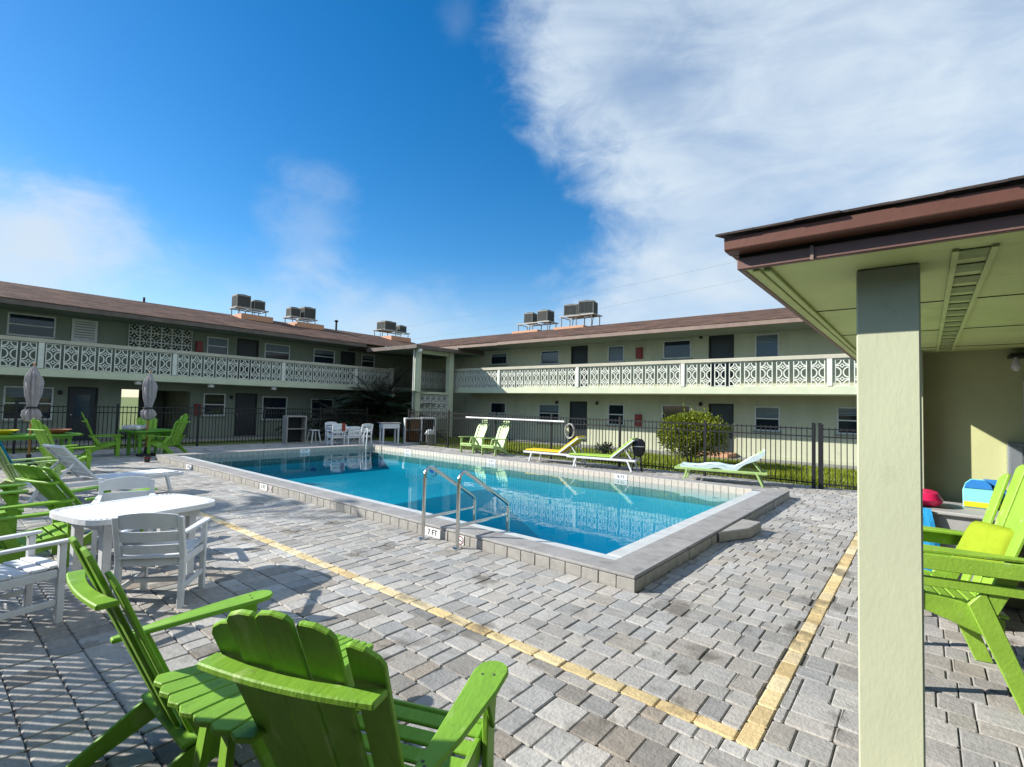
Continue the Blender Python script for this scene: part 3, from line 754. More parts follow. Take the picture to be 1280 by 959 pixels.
wall_with_holes(m, mapL, -12, 22, -.1, 2.36, [h[:4] for h in loL]+[passage]); wall_with_holes(m, mapL, -12, 22, 2.361, 4.95, [h[:4] for h in upL]+[(5.68, 7.96, 3.64, 4.78)])
link('wall', m.mesh('wall', M['stucco_shade'], recalc=False), LB)
m = MB()                                         # the body behind, with the breezeway running through it
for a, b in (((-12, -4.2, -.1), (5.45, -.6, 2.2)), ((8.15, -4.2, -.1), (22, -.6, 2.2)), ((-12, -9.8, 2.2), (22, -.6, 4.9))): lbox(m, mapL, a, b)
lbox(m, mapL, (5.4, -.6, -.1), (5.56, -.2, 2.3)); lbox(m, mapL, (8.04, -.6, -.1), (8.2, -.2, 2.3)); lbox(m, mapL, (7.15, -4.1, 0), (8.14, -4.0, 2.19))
link('rear_block', m.mesh('rear_block', M['stucco_shade']), LB)
for h in upL+loL:
    if h[4] == 'd': door(LB, mapL, *h[:4], leaf='door', lite=(h[2] < 1 and h[0] < 6))
    else: window(LB, mapL, *h[:4], mid=True, pane='glass', blind={2.19: 0., 8.58: .45, 11.14: .55 if h[2] > 3 else 0, 2.22: .3}.get(h[0], .3 if h[2] > 3 else 0.))
m = MB()                                         # louvred white shutter over a window
for a, b in (((3.92, .001, 3.78), (4.0, .05, 4.64)), ((4.61, .001, 3.78), (4.69, .05, 4.64)), ((4.0, .001, 4.56), (4.61, .05, 4.64)), ((4.0, .001, 3.78), (4.61, .05, 3.86))): lbox(m, mapL, a, b)
for k in range(7): lbox(m, mapL, (4.0, .004, 3.87+.1*k), (4.61, .035, 3.935+.1*k))
link('louvred_shutter', m.mesh('louvred_shutter', M['offwhite']), LB)
screen(LB, mapL, 5.68, 3.64, 6, 3, .03, 0)
small_box('extinguisher_cabinet', LB, mapL, 8.12, 8.36, 3.79, 4.26, 'red'); small_box('extinguisher_cabinet', LB, mapL, 8.20, 8.42, .98, 1.48, 'red')
for s in (5.75, 8.32, 11.0):
    m = MB(); c = mapL(s, 1.45, ZB); m.lathe([(.12, -.001), (.13, -.03), (.13, -.12), (.10, -.15)], c, 14); link('ceiling_light', m.mesh('ceiling_light', M['bulb'], smooth=True), LB)
for s in (9.7, 15.1, 3.7): wall_lamp(LB, mapL, s, 1.85)
bL = balcony(LB, mapL, -12, 17.6, [-10.1, -6.0, -1.45, 2.91, 6.87, 11.3, 15.2, 17.6], .49, 0)
m = MB(); lbox(m, mapL, (17.45, 1.5, ZF+.001), (17.615, 1.735, ZR1+.06)); lbox(m, mapL, (17.60, .0, ZB-.02), (17.70, 1.72, ZF+.03)); link('end_post', m.mesh('end_post', M['block_white'], bevel=.01), bL)
link('roof', roof_mesh(mapL, -14, 22.5, 2.0, 4.86, -4., 6.30, -10.2), LB)
m = MB(); lbox(m, mapL, (-14, 1.86, 4.66), (15.6, 1.99, 4.84)); link('fascia', m.mesh('fascia', M['brown_dark'], bevel=.01), LB)
m = MB(); lbox(m, mapL, (-14, -.2, 4.70), (22, 1.855, 4.735)); link('soffit', m.mesh('soffit', M['stucco_shade']), LB)
for s0, s1 in ((11.0, 12.9), (14.0, 15.9), (20.5, 22.4)):
    m = MB(); m.prism([(-.0, 6.35), (-2.0, 6.35), (-2.0, 5.76)][::-1], s1-s0, lambda u, v, w: mapL(s0+w, u-2.2+.0, v)) if False else None
    m = MB(); lbox(m, mapL, (s0-.05, -4.6, 5.9), (s1-.3, -2.4, 6.22)); link('roof_curb', m.mesh('roof_curb', M['curb'], bevel=.01), LB)
m = MB(); m.tube([mapL(17.1, -3.6, 6.1), mapL(17.1, -3.6, 6.75)], .06); m.lathe([(.12, .0), (.14, .05), (.02, .12)], mapL(17.1, -3.6, 6.75), 10); link('vent_pipe', m.mesh('vent_pipe', M['black']), LB)
m = MB(); m.tube([mapL(7.1, -3.9, 6.2), mapL(7.1, -3.9, 6.5)], .05); link('vent_pipe', m.mesh('vent_pipe', M['black']), LB)

# ---- right wing
RB = thing('motel_wing', 'two storey pale green motel wing with sunlit lower wall along the right side', 'building', (XW+5, 4, 0))
upR = [(17.3, 18.5, 3.95, 4.58, 'w'), (13.94, 15.08, 3.85, 4.56, 'w'), (12.32, 13.24, 2.63, 4.68, 'd'), (10.43, 11.25, 3.84, 4.59, 'w'), (7.41, 8.61, 3.88, 4.66, 'w'), (5.74, 6.70, 2.63, 4.78, 'dd'), (4.15, 4.98, 3.7, 4.68, 'w'), (1.0, 1.9, 3.8, 4.6, 'w'), (-.6, .4, 2.63, 4.7, 'd'), (-3, -1.9, 3.8, 4.6, 'w')]
loR = [(17.32, 18.43, 1.3, 1.9, 'w'), (13.86, 15.14, .95, 1.87, 'wm'), (12.30, 13.26, 0, 2.02, 'd'), (10.38, 11.2, .98, 1.93, 'wm'), (7.42, 8.65, 1.0, 1.95, 'w'), (5.74, 6.69, 0, 2.02, 'd'), (4.12, 4.99, 1.03, 1.95, 'wm'), (1.5, 2.36, 1.05, 1.98, 'wm'), (-.9, .1, 0, 2.0, 'd')]
m = MB()
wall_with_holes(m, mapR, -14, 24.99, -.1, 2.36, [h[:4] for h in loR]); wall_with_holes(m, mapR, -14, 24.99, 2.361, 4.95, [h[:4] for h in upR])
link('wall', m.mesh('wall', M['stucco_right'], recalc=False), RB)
m = MB(); lbox(m, mapR, (-14, -7.8, -.1), (24.9, -.6, 4.9)); link('rear_block', m.mesh('rear_block', M['stucco_right']), RB)
for h in upR+loR:
    if h[4] in ('d', 'dd'): door(RB, mapR, *h[:4])
    else: window(RB, mapR, *h[:4], mid=(h[4] == 'wm'), pane='glassblue' if h[0] in (4.15, 10.43, 13.94) and h[2] > 3 else 'glass', blind={4.15: .35, 13.86: .4, 4.12: .5, 17.3: .3, 10.43: .55, 1.5: .3}.get(h[0], 0))
for z0, z1 in ((3.93, 4.42), (.98, 1.5)): small_box('extinguisher_cabinet', RB, mapR, 9.53, 9.8, z0, z1, 'red')
for s, z in ((7.0, 4.75), (14.0, 1.98), (11.75, 1.98), (7.0, 2.02)): wall_lamp(RB, mapR, s, z)
bR = balcony(RB, mapR, -14, 19.85, [-11.6, -7.0, -2.4, 2.35, 7.11, 11.81, 16.39, 20.9], .51, R(90))
link('roof', roof_mesh(mapR, -16, 27, 2.0, 4.90, -4., 6.36, -9.8), RB)
m = MB(); lbox(m, mapR, (-16, 1.86, 4.71), (16.3, 1.99, 4.885)); lbox(m, mapR, (16.3, 1.85, 4.70), (24.9, 1.97, 4.88)); link('fascia', m.mesh('fascia', M['brown_pale'], bevel=.012), RB)
m = MB(); lbox(m, mapR, (-16, -.2, 4.74), (24.9, 1.855, 4.77)); link('soffit', m.mesh('soffit', M['stucco_shade']), RB)
for s0, s1 in ((17.9, 19.9), (14.7, 16.75)):
    m = MB(); lbox(m, mapR, (s0, -5.0, 5.9), (s1, -3.45, 6.35)); link('roof_curb', m.mesh('roof_curb', M['curb'], bevel=.01), RB)
m = MB(); lbox(m, mapR, (-4, .002, -.1), (20, .05, .12)); link('wall_base', m.mesh('wall_base', M['stucco_cream']), RB)
m = MB(); lbox(m, mapR, (5.6, .06, .001), (6.85, 1.1, .14)); link('door_step', m.mesh('door_step', M['curb'], bevel=.01), RB)

# ---- corner portico
PO = thing('portico', 'flat roofed corner portico with two tall posts where the two wings meet', 'portico', (17, 20, 0))
m = MB()
m.box((15.65, 18.95, 4.52), (20.4, 23.0, 4.60)); m.box((18.45, 18.97, 4.601), (20.4, 24.9, 4.737)); m.box((15.68, 22.9, 4.601), (18.44, 24.9, 4.697)); link('roof', m.mesh('roof', M['brown_dark']), PO)
m = MB(); m.box((15.58, 18.88, 4.40), (15.70, 23.0, 4.58)); m.box((15.70, 18.88, 4.40), (18.78, 18.99, 4.58)); link('fascia', m.mesh('fascia', M['brown_dark'], bevel=.01), PO)
m = MB(); m.box((15.72, 19.0, 4.46), (20.4, 23.0, 4.515)); link('soffit', m.mesh('soffit', M['stucco_shade']), PO)
for x in (16.02, 18.25):
    m = MB(); m.box((x, 19.35, 0), (x+.30, 19.65, 4.459)); link('post', m.mesh('post', M['slab_green'], bevel=.01), PO)
m = MB(); m.box((16.33, 19.42, 4.25), (18.24, 19.58, 4.458)); m.box((16.33, 19.40, 2.22), (18.24, 19.60, 2.34)); link('beam', m.mesh('beam', M['slab_green'], bevel=.01), PO)
sc = link('breeze_screen', MB().box((16.33, 19.44, .99), (18.24, 19.56, 1.03)).mesh('breeze_screen', M['block_white']), PO)
for i in range(5):
    for k in range(3): link('breeze_block', BLOCK, sc, (16.33+.382*(i+.5), 19.5, 1.035+.385*(k+.5)), 0)
m = MB(); m.box((16.33, 19.42, 0), (18.24, 19.58, .985)); link('low_wall', m.mesh('low_wall', M['stucco_shade']), PO)
m = MB(); m.box((17.72, 21.2, 2.38), (20.4, 23.2, 2.6)); m.box((17.75, 21.2, 3.5), (20.4, 21.32, 3.62)); link('walkway', m.mesh('walkway', M['stucco_shade']), PO)
for k in range(5): link('railing_panel', PANEL, PO, (17.98+.5*k, 21.26, 3.05), 0)
m = MB(); m.tube([(15.95, 19.5, 0), (15.95, 19.5, 4.4)], .035); link('downpipe', m.mesh('downpipe', M['offwhite']), PO)
m = MB(); m.lathe([(.02, .1), (.1, .06), (.12, 0), (.08, -.09), (.01, -.12)], (15.85, 18.93, 4.32), 12); link('globe_lamp', m.mesh('globe_lamp', M['bulb'], smooth=True), PO)
for k in range(12):                                # stair behind the portico
    pass
m = MB()
for k in range(13): m.box((18.6, 22.9-.26*k-.28, .18*k), (19.9, 22.9-.26*k, .18*k+.06)) if False else None

# ---- things on the roofs
def condenser(loc, w, h, label, rz=0.):
    t = thing('condenser_unit', label, 'air conditioner', loc, rz, 'rooftop condenser units')
    def body():
        m = MB(); m.box((-w/2, -w/2, 0), (w/2, w/2, .06)); m.box((-w/2, -w/2, h-.08), (w/2, w/2, h))
        for a in (-1, 1):
            for b in (-1, 1): m.box((a*w/2-.03 if a > 0 else -w/2, b*w/2-.03 if b > 0 else -w/2, .06), (w/2 if a > 0 else -w/2+.03, w/2 if b > 0 else -w/2+.03, h-.08))
        return m.mesh('casing', M['acgrey'], bevel=.008)
    def grille():
        m = MB(); e = w/2-.02; m.box((-e, -e, .05), (e, e, h-.07)); n = 11
        for k in range(n):
            q = -e+2*e*(k+.5)/n
            for s in (-1, 1):
                m.cbox((q, s*(e+.006), h/2), (.03, .018, h-.16)); m.cbox((s*(e+.006), q, h/2), (.018, .03, h-.16))
        return m.mesh('coil_grille', M['acgrey'] if False else M['acdark'])
    def fan():
        m = MB(); m.lathe([(w*.40, h+.001), (w*.42, h+.035), (w*.36, h+.04), (w*.34, h+.02), (.05, h+.02), (.05, h+.03)], n=20); return m.mesh('fan_guard', M['acdark'])
    for nm, fn in (('casing', body), ('coil_grille', grille), ('fan_guard', fan)): link(nm, cached((nm, round(w, 2), round(h, 2)), fn), t, local=True)
    return t
def rack(mp, s0, s1, d0, d1, zroof, ztop, label):
    c = mp((s0+s1)/2, (d0+d1)/2, zroof); t = thing('equipment_rack', label, 'roof rack', c, 0, 'roof equipment racks')
    m = MB()
    for a, b in (((s0, d0, ztop-.06), (s1, d0+.07, ztop)), ((s0, d1-.07, ztop-.06), (s1, d1, ztop)), ((s0, d0+.07, ztop-.05), (s0+.07, d1-.07, ztop-.01)), ((s1-.07, d0+.07, ztop-.05), (s1, d1-.07, ztop-.01)), (((s0+s1)/2-.04, d0+.07, ztop-.05), ((s0+s1)/2+.04, d1-.07, ztop-.01))): lbox(m, mp, a, b)
    link('frame', m.mesh('frame', M['rackpaint']), t)
    m = MB()
    for s in (s0+.5, s1-.45): m.tube([mp(s, d0+.15, ztop), mp(s+.08, d0+.12, (zroof+ztop)/2), mp(s+.02, d0+.3, zroof-.1)], .022, 6)
    link('refrigerant_pipe', m.mesh('refrigerant_pipe', M['black']), t)
    for s in (s0+.15, s1-.15, (s0+s1)/2):
        for d in (d0+.05, d1-.05):
            m = MB(); m.tube([mp(s, d, zroof-.1), mp(s, d, ztop-.055)], .028, 6); link('leg', m.mesh('leg', M['acgrey']), t)
P1 = 'roof rack with two grey condensers '
rack(mapL, 11.1, 12.85, -4.5, -3.5, 6.2, 6.72, P1+'leftmost on the left wing'); rack(mapL, 14.1, 15.8, -4.5, -3.5, 6.2, 6.66, P1+'second from left on left wing'); rack(mapL, 20.4, 22.9, -4.5, -3.5, 6.2, 6.74, P1+'on the left wing beside the corner portico')
rack(mapR, 17.1, 19.6, -4.5, -3.5, 6.2, 6.82, P1+'on right wing nearer the portico'); rack(mapR, 14.1, 16.4, -4.5, -3.5, 6.2, 6.98, P1+'on right wing nearer the canopy')
condenser((*mapL(11.55, -4, 0)[:2], 6.722), .72, .70, 'larger left condenser on the leftmost roof rack'); condenser((*mapL(12.42, -4, 0)[:2], 6.722), .60, .54, 'smaller right condenser on the leftmost roof rack')
condenser((*mapL(14.5, -4, 0)[:2], 6.662), .60, .56, 'smaller left condenser on the second roof rack of left wing'); condenser((*mapL(15.35, -4, 0)[:2], 6.662), .74, .70, 'larger right condenser on the second roof rack of left wing')
condenser((*mapL(21.2, -4, 0)[:2], 6.742), .95, .62, 'wide condenser on the rack nearest the portico'); condenser((*mapL(22.4, -4, 0)[:2], 6.742), .62, .50, 'small condenser on the rack nearest the portico')
condenser((*mapR(18.85, -4, 0)[:2], 6.822), .62, .66, 'narrow left condenser on the roof rack nearer the portico on right wing', .1); condenser((*mapR(17.7, -4, 0)[:2], 6.822), .74, .70, 'squarer right condenser on roof rack nearer the portico on right wing')
condenser((*mapR(15.75, -4, 0)[:2], 6.982), .84, .66, 'left condenser on the roof rack nearest the canopy', .2); condenser((*mapR(14.75, -4, 0)[:2], 6.982), .88, .76, 'taller right condenser on the roof rack nearest the canopy', .25)
# ------------------------------------------------------------------ canopy on the right
CA = thing('canopy', 'low green pavilion with brown fascia on a square cream pillar at the right', 'canopy', (4, -2, 0))
ZS = 2.388
m = MB(); m.box((2.66, .012, 0), (2.87, .232, ZS-.001)); link('pillar', m.mesh('pillar', M['stucco_cream'], bevel=.006), CA)
m = MB(); m.box((6.33, .012, 0), (6.59, .23, ZS-.001)); link('pillar', m.mesh('pillar', M['stucco_cream'], bevel=.006), CA)
m = MB(); m.box((2.39, -6, ZS), (9.5, .62, ZS+.03)); link('soffit', m.mesh('soffit', M['soffit']), CA)
m = MB()
for x in (3.62, 4.84, 6.06): m.box((x, -6, ZS-.0045), (x+.006, .60, ZS-.0005))
for y in (-1.3, -2.5): m.box((2.45, y, ZS-.0045), (9.4, y+.006, ZS-.0005))
link('soffit_joint', m.mesh('soffit_joint', M['dark']), CA)
m = MB()
for y in (.52, .565): m.box((2.40, y, ZS-(.012 if y > .55 else .02)), (9.4, y+.03, ZS-.0003))
link('soffit_trim', m.mesh('soffit_trim', M['soffit'], bevel=.004), CA)
m = MB(); m.box((2.52, -.215, ZS-.012), (6.4, -.195, ZS-.0006)); m.box((2.52, -.105, ZS-.012), (6.4, -.085, ZS-.0006))
v = link('soffit_vent', m.mesh('soffit_vent', M['soffit']), CA)
k = 0
while 2.54+.24*k < 6.3:
    m = MB(); m.box((2.54+.24*k, -.194, ZS-.0065), (2.54+.24*k+.14, -.106, ZS-.0007)); link('vent_mesh', m.mesh('vent_mesh', M['ventmesh']), v); k += 1
m = MB(); m.box((2.36, -6, ZS-.004), (2.388, .65, 2.438)); m.box((2.389, .622, ZS-.004), (9.5, .65, 2.438)); link('fascia', m.mesh('fascia', M['fasciadull'], bevel=.004), CA)
m = MB(); m.box((2.375, -6, 2.4385), (2.40, .645, 2.53)); m.box((2.401, .62, 2.4385), (9.5, .645, 2.53)); link('gap_shade_board', m.mesh('gap_shade_board', M['dark']), CA)  # board coloured dark to stand for the shade in the gutter gap
m = MB(); m.prism([(2.374, 2.456), (2.30, 2.456), (2.288, 2.462), (2.285, 2.515), (2.30, 2.52), (2.374, 2.52)], 6.685, lambda u, v, w: (u, -6+w, v)); link('gutter', m.mesh('gutter', M['brown'], bevel=.003), CA)
m = MB(); m.prism([(.646, 2.456), (.68, 2.456), (.688, 2.51), (.646, 2.52)], 7.1, lambda u, v, w: (2.376+w, u, v)); link('gutter', m.mesh('gutter', M['brown'], bevel=.003), CA)
m = MB(); rnd = random.Random(4)
for k in range(44):
    y0 = .715-.155*k; x0 = 2.265+rnd.uniform(-.008, .008); z0 = 2.523+rnd.uniform(0, .004)
    m.prism([(x0, z0), (9.6, z0+7.3*.2), (9.6, z0+7.3*.2+.009), (x0, z0+.009)], .158, lambda u, v, w: (u, y0-.158+w, v))
link('shingle_roof', m.mesh('shingle_roof', M['shingledark']), CA)
m = MB(); m.box((2.402, -5.9, ZS+.032), (9.4, .60, ZS+.05)); link('roof_deck', m.mesh('roof_deck', M['dark']), CA)
for y in (.35, -.9):
    m = MB(); m.box((2.352, y, ZS-.006), (2.3595, y+.012, 2.44)); link('gutter_strap', m.mesh('gutter_strap', M['brown_pale']), CA)
m = MB(); m.box((6.6, -5, 0), (6.8, .20, ZS-.001)); m.box((6.805, -5, 0), (9.4, -4.8, 2.38)); link('back_wall', m.mesh('back_wall', M['backwall']), CA)
m = MB(); m.box((6.50, -.98, 0), (6.598, -.70, 2.1)); d_ = link('door', m.mesh('door', M['white'], bevel=.01), CA)
t = thing('breaker_box', 'grey metal electrical panel on the cream wall under the canopy', 'electrical box', (6.55, -.63, 1.2))
m = MB(); m.box((6.5, -.69, .7), (6.598, -.585, 1.52)); bx = link('box', m.mesh('box', M['panelgrey'], bevel=.006), t)
m = MB(); m.box((6.49, -.68, .73), (6.499, -.595, 1.49)); link('cover', m.mesh('cover', M['panelgrey'], bevel=.003), t)
t = thing('wall_lantern', 'black bracket lantern with bare bulb under the canopy ceiling', 'lamp', (6.59, -.66, 2.25))
m = MB(); m.box((6.36, -.78, 2.30), (6.598, -.60, 2.335)); link('bracket', m.mesh('bracket', M['black'], bevel=.004), t)
m = MB(); m.lathe([(.012, .0), (.022, -.03), (.036, -.07), (.034, -.10), (.015, -.125)], (6.42, -.64, 2.30), 12); link('bulb', m.mesh('bulb', M['bulb'], smooth=True), t)

# added unseen building block behind the camera: shuts off the sky on that side
t = thing('sky_blocker', 'unseen low block added behind the camera to cut the sky light', 'building', (-3, -3, 0))
m = MB(); m.box((-6, -9, -.1), (-2.4, 4.2, 3.0)); m.box((-2.399, -9, -.1), (2.0, -2.4, 3.0)); link('wall', m.mesh('wall', M['stucco_shade']), t)
m = MB(); m.box((-6.4, -9.4, 3.001), (-2.0, 4.5, 3.2)); m.box((-1.999, -9.4, 3.001), (2.1, -2.0, 3.2)); link('roof', m.mesh('roof', M['brown_dark']), t)
m = MB(); m.box((-2.398, -2.398, 2.6), (-.06, 3.2, 2.72)); link('shade_awning', m.mesh('shade_awning', M['brown_dark']), t)  # unseen overhang added to deepen the shade on the near paving
for y in (-2.2, 3.05): link('shade_awning_post', MB().box((-.22, y, 0), (-.12, y+.1, 2.599)).mesh('shade_awning_post', M['stucco_cream']), t)
# ------------------------------------------------------------------ fences
def fence(pts, label, h=1.40, gate=None, post_every=2.35, first=True, pw=.018, step=.112):
    p = [Vector((*q, 0)) for q in pts]
    t = thing('picket_fence', label, 'fence', p[0], 0, None)
    for i in range(len(p)-1):
        a, b = p[i], p[i+1]; d = b-a; Ln = d.length; n = max(1, round(Ln/post_every)); dn = d.normalized(); st = Ln/n
        for k in range(n+1):
            if k == n and i < len(p)-2: continue
            q = a+dn*st*k; m = MB(); m.box((q.x-.03, q.y-.03, -.05), (q.x+.03, q.y+.03, h+.06)); m.box((q.x-.036, q.y-.036, h+.061), (q.x+.036, q.y+.036, h+.085))
            link('post', m.mesh('post', M['black']), t)
        for k in range(n):
            q0 = a+dn*(st*k+.032); q1 = a+dn*(st*(k+1)-.032); m = MB(); up = Vector((0, 0, 1))
            for z in (h-.02, h-.20, .12): m.bar(q0+up*z, q1+up*z, .028, .03)
            c = max(2, round((q1-q0).length/step)); 
            for j in range(1, c):
                q = q0+(q1-q0)*j/c; m.bar(q+up*.06, q+up*(h+.02), pw, pw, up=dn)
            link('picket_panel', m.mesh('picket_panel', M['black']), t)
    return t
fl = fence([(-5.0, 20.3), (13.9, 20.3)], 'black metal picket fence in front of the shaded left wing')
fr_ = fence([(13.9, 17.2), (13.62, 2.02)], 'black metal picket fence along the lawn below the sunlit right wing')
fg = fence([(13.58, 1.86), (13.5, -3.0)], 'black gate section of picket fence between heavier posts at right', post_every=1.2)
for y in (2.03, 1.90):
    m = MB(); m.box((13.58, y-.032, -.05), (13.645, y+.032, 1.52)); link('gate_post', m.mesh('gate_post', M['black']), fg)
t = fence([(-.30, 2.2), (-.62, 13.0)], 'black slatted railing at the left edge that stripes the paving with shade', h=1.42, post_every=2.2, pw=.034, step=.105)
for o in list(t.children):
    if o.name.startswith('picket_panel'):
        pass

# ------------------------------------------------------------------ chairs and tables
def adirondack(label, mat, loc, rz, key='std', back=1.05, arm=.575, seat=.37, lean=.37, n=5, group='green adirondack chairs', rail=False, fan=.25, wid=.265, steep=False, arms=(1, -1)):
    t = thing('adirondack_chair', label, 'chair', loc, rz, group); W2 = wid
    def mk(nm, fn, mt=mat): link(nm, cached((key, nm, mt), fn), t, local=True)
    def seat_fn():
        m = MB(); N_ = 8
        for k in range(N_):
            a = k/(N_-1); x = .37-.56*a; z = seat-.13*a-.02*math.sin(math.pi*a) - (.035 if k == 0 else 0)
            tilt = math.atan2(.13, .56)*.9 - (.7 if k == 0 else 0)
            m.cbox((x, 0, z), (.068, W2*2+.06, .02), Matrix.Rotation(-tilt, 3, 'Y'))
        return m.mesh('seat', M[mat], bevel=.005)
    bz = seat-.16; bx = -.17
    dirb = Vector((-lean, 0, back-bz)); Lb = dirb.length; dirb.normalize()
    def back_fn():
        m = MB(); nrm = Vector((dirb.z, 0, -dirb.x)); w = 2*W2/n
        for k in range(n):
            yc = -W2+w*(k+.5); q = abs(yc)/W2; top = Lb*(1-fan*q*q); tb = w*.475
            side = Vector((0, 1, 0)); flare = 1.0+.14
            off = nrm*(.05*q*q)
            in_, out_ = (1, -1) if yc < 0 else (-1, 1)
            def fn(u, v, w_, yc=yc, off=off): 
                s = .86+.26*v/Lb
                return Vector((bx, 0, bz))+dirb*v+side*((yc+u)*s)+nrm*(w_-.02)+off
            slope = (0 if q < .1 else .07*q)*(1 if yc > 0 else -1)
            dz = -fan*Lb*2*yc/W2*(w/W2)*.5
            tl = top+(-dz/2); tr = top+(dz/2)
            pts = [(-tb, 0), (tb, 0), (tb, tr-.02), (tb*.7, tr+.2*(tl-tr)-.002), (0, (tl+tr)/2+.006), (-tb*.7, tl+.2*(tr-tl)-.002), (-tb, tl-.02)]
            m.prism(pts, .02, fn)
        return m.mesh('backrest', M[mat], bevel=.004)
    def brace_fn(z, wid, hgt=.06):
        def f_():
            m = MB(); v = (z-bz)/dirb.z; c = Vector((bx, 0, bz))+dirb*v; nrm = Vector((dirb.z, 0, -dirb.x))
            K = 8; pl = []
            for k in range(K+1):
                y = -wid+2*wid*k/K; pl.append((-.035+.045*(y/W2)**2*.8, y))
            for k in range(K+1):
                y = wid-2*wid*k/K; pl.append((-.095+.02*(y/W2)**2, y))
            m.prism(pl, .024, lambda u, v_, w_: c+Vector((u*1.0, v_, w_-.012)))
            return m.mesh('back_brace', M[mat], bevel=.005)
        return f_
    def arm_fn(s):
        def f_():
            m = MB(); pl = [(-.36, .0), (-.36, .045), (-.1, .09), (.2, .115), (.36, .115), (.40, .10), (.425, .07), (.43, .04), (.42, .005), (.39, -.025), (.34, -.035), (-.1, -.01)]
            m.prism([(u, s*(W2+.005+v)) for u, v in pl], .024, lambda u, v, w_: Vector((u, v, arm-.024+w_+.02*u)))
            return m.mesh('armrest', M[mat], bevel=.006)
        return f_
    def leg_fn(s):
        def f_():
            m = MB(); y = s*(W2+.055)
            m.prism([(.26, 0), (.345, 0), (.345, arm-.02), (.25, arm-.02)], .026, lambda u, v, w_: (u, y-.013+w_, v))
            m.prism([(.28, arm-.2), (.30, arm-.03), (.30, arm-.03), (.19, arm-.03)][:4], .02, lambda u, v, w_: (u, y+s*.014-.0+s*w_, v))
            return m.mesh('leg', M[mat], bevel=.004)
        return f_
    def rear_fn(s):
        def f_():
            m = MB(); y = s*(W2+.022)
            m.prism([(.36, seat-.10), (.36, seat-.03), (0, seat-.075), (-.20, seat-.15), (-.20, seat-.30), (.1, seat-.19)] if steep else [(.36, seat-.09), (.36, seat-.015), (.0, seat-.075), (-.22, seat-.16), (-.50, .04), (-.53, 0), (-.42, 0), (-.18, seat-.27), (.1, seat-.175)], .026, lambda u, v, w_: (u, y-.013+w_, v))
            if steep: m.prism([(-.02, seat-.08), (-.10, seat+.02), (-.36, 0), (-.26, 0)], .03, lambda u, v, w_: (u, y+s*.015+s*w_, v))
            return m.mesh('rear_leg', M[mat], bevel=.004)
        return f_
    def sup_fn(s):
        def f_():
            m = MB(); y = s*(W2+.05)
            m.prism([(-.16, seat-.12), (-.08, seat-.10), (-.20, arm-.03), (-.31, arm-.03)], .024, lambda u, v, w_: (u, y-.012+w_, v))
            return m.mesh('arm_support', M[mat], bevel=.004)
        return f_
    def apron():
        m = MB(); m.box((.361, -W2-.035, seat-.11), (.384, W2+.035, seat-.035)); return m.mesh('apron', M[mat], bevel=.004)
    mk('seat', seat_fn); mk('backrest', back_fn); mk('apron', apron)
    link('back_brace', cached((key, 'b2', mat), brace_fn(back*.80, W2*1.06)), t, local=True)
    for s in (1, -1):
        for nm, fn in (('armrest', arm_fn), ('leg', leg_fn), ('rear_leg', rear_fn), ('arm_support', sup_fn)):
            if nm == 'armrest' and s not in arms: continue
            link(nm, cached((key, nm, s, mat), fn(s)), t, local=True)
            if key in ('a1', 'a2') and nm == 'armrest':
                for u, v in ((.30, .02), (.31, .07), (-.25, .02), (-.27, .035)): link('screw', cached('screw', lambda: MB().lathe([(.001, 0), (.0065, 0), (.006, .0018), (.001, .002)], n=8).mesh('screw', M['acdark'])), t, (u, s*(W2+v), arm+.02*u), local=True)
        if rail:
            def rb(): m = MB(); m.box((-.36, s*(W2+.115)-.012, arm-.12), (.38, s*(W2+.115)+.012, arm-.026)); return m.mesh('arm_rail', M[mat], bevel=.004)
            link('arm_rail', rb(), t, local=True)
            def rl(): m = MB(); m.box((-.30, s*(W2+.068)-.012, arm-.235), (.30, s*(W2+.068)+.012, arm-.175)); return m.mesh('side_rail', M[mat], bevel=.004)
            link('side_rail', rl(), t, local=True)
    return t

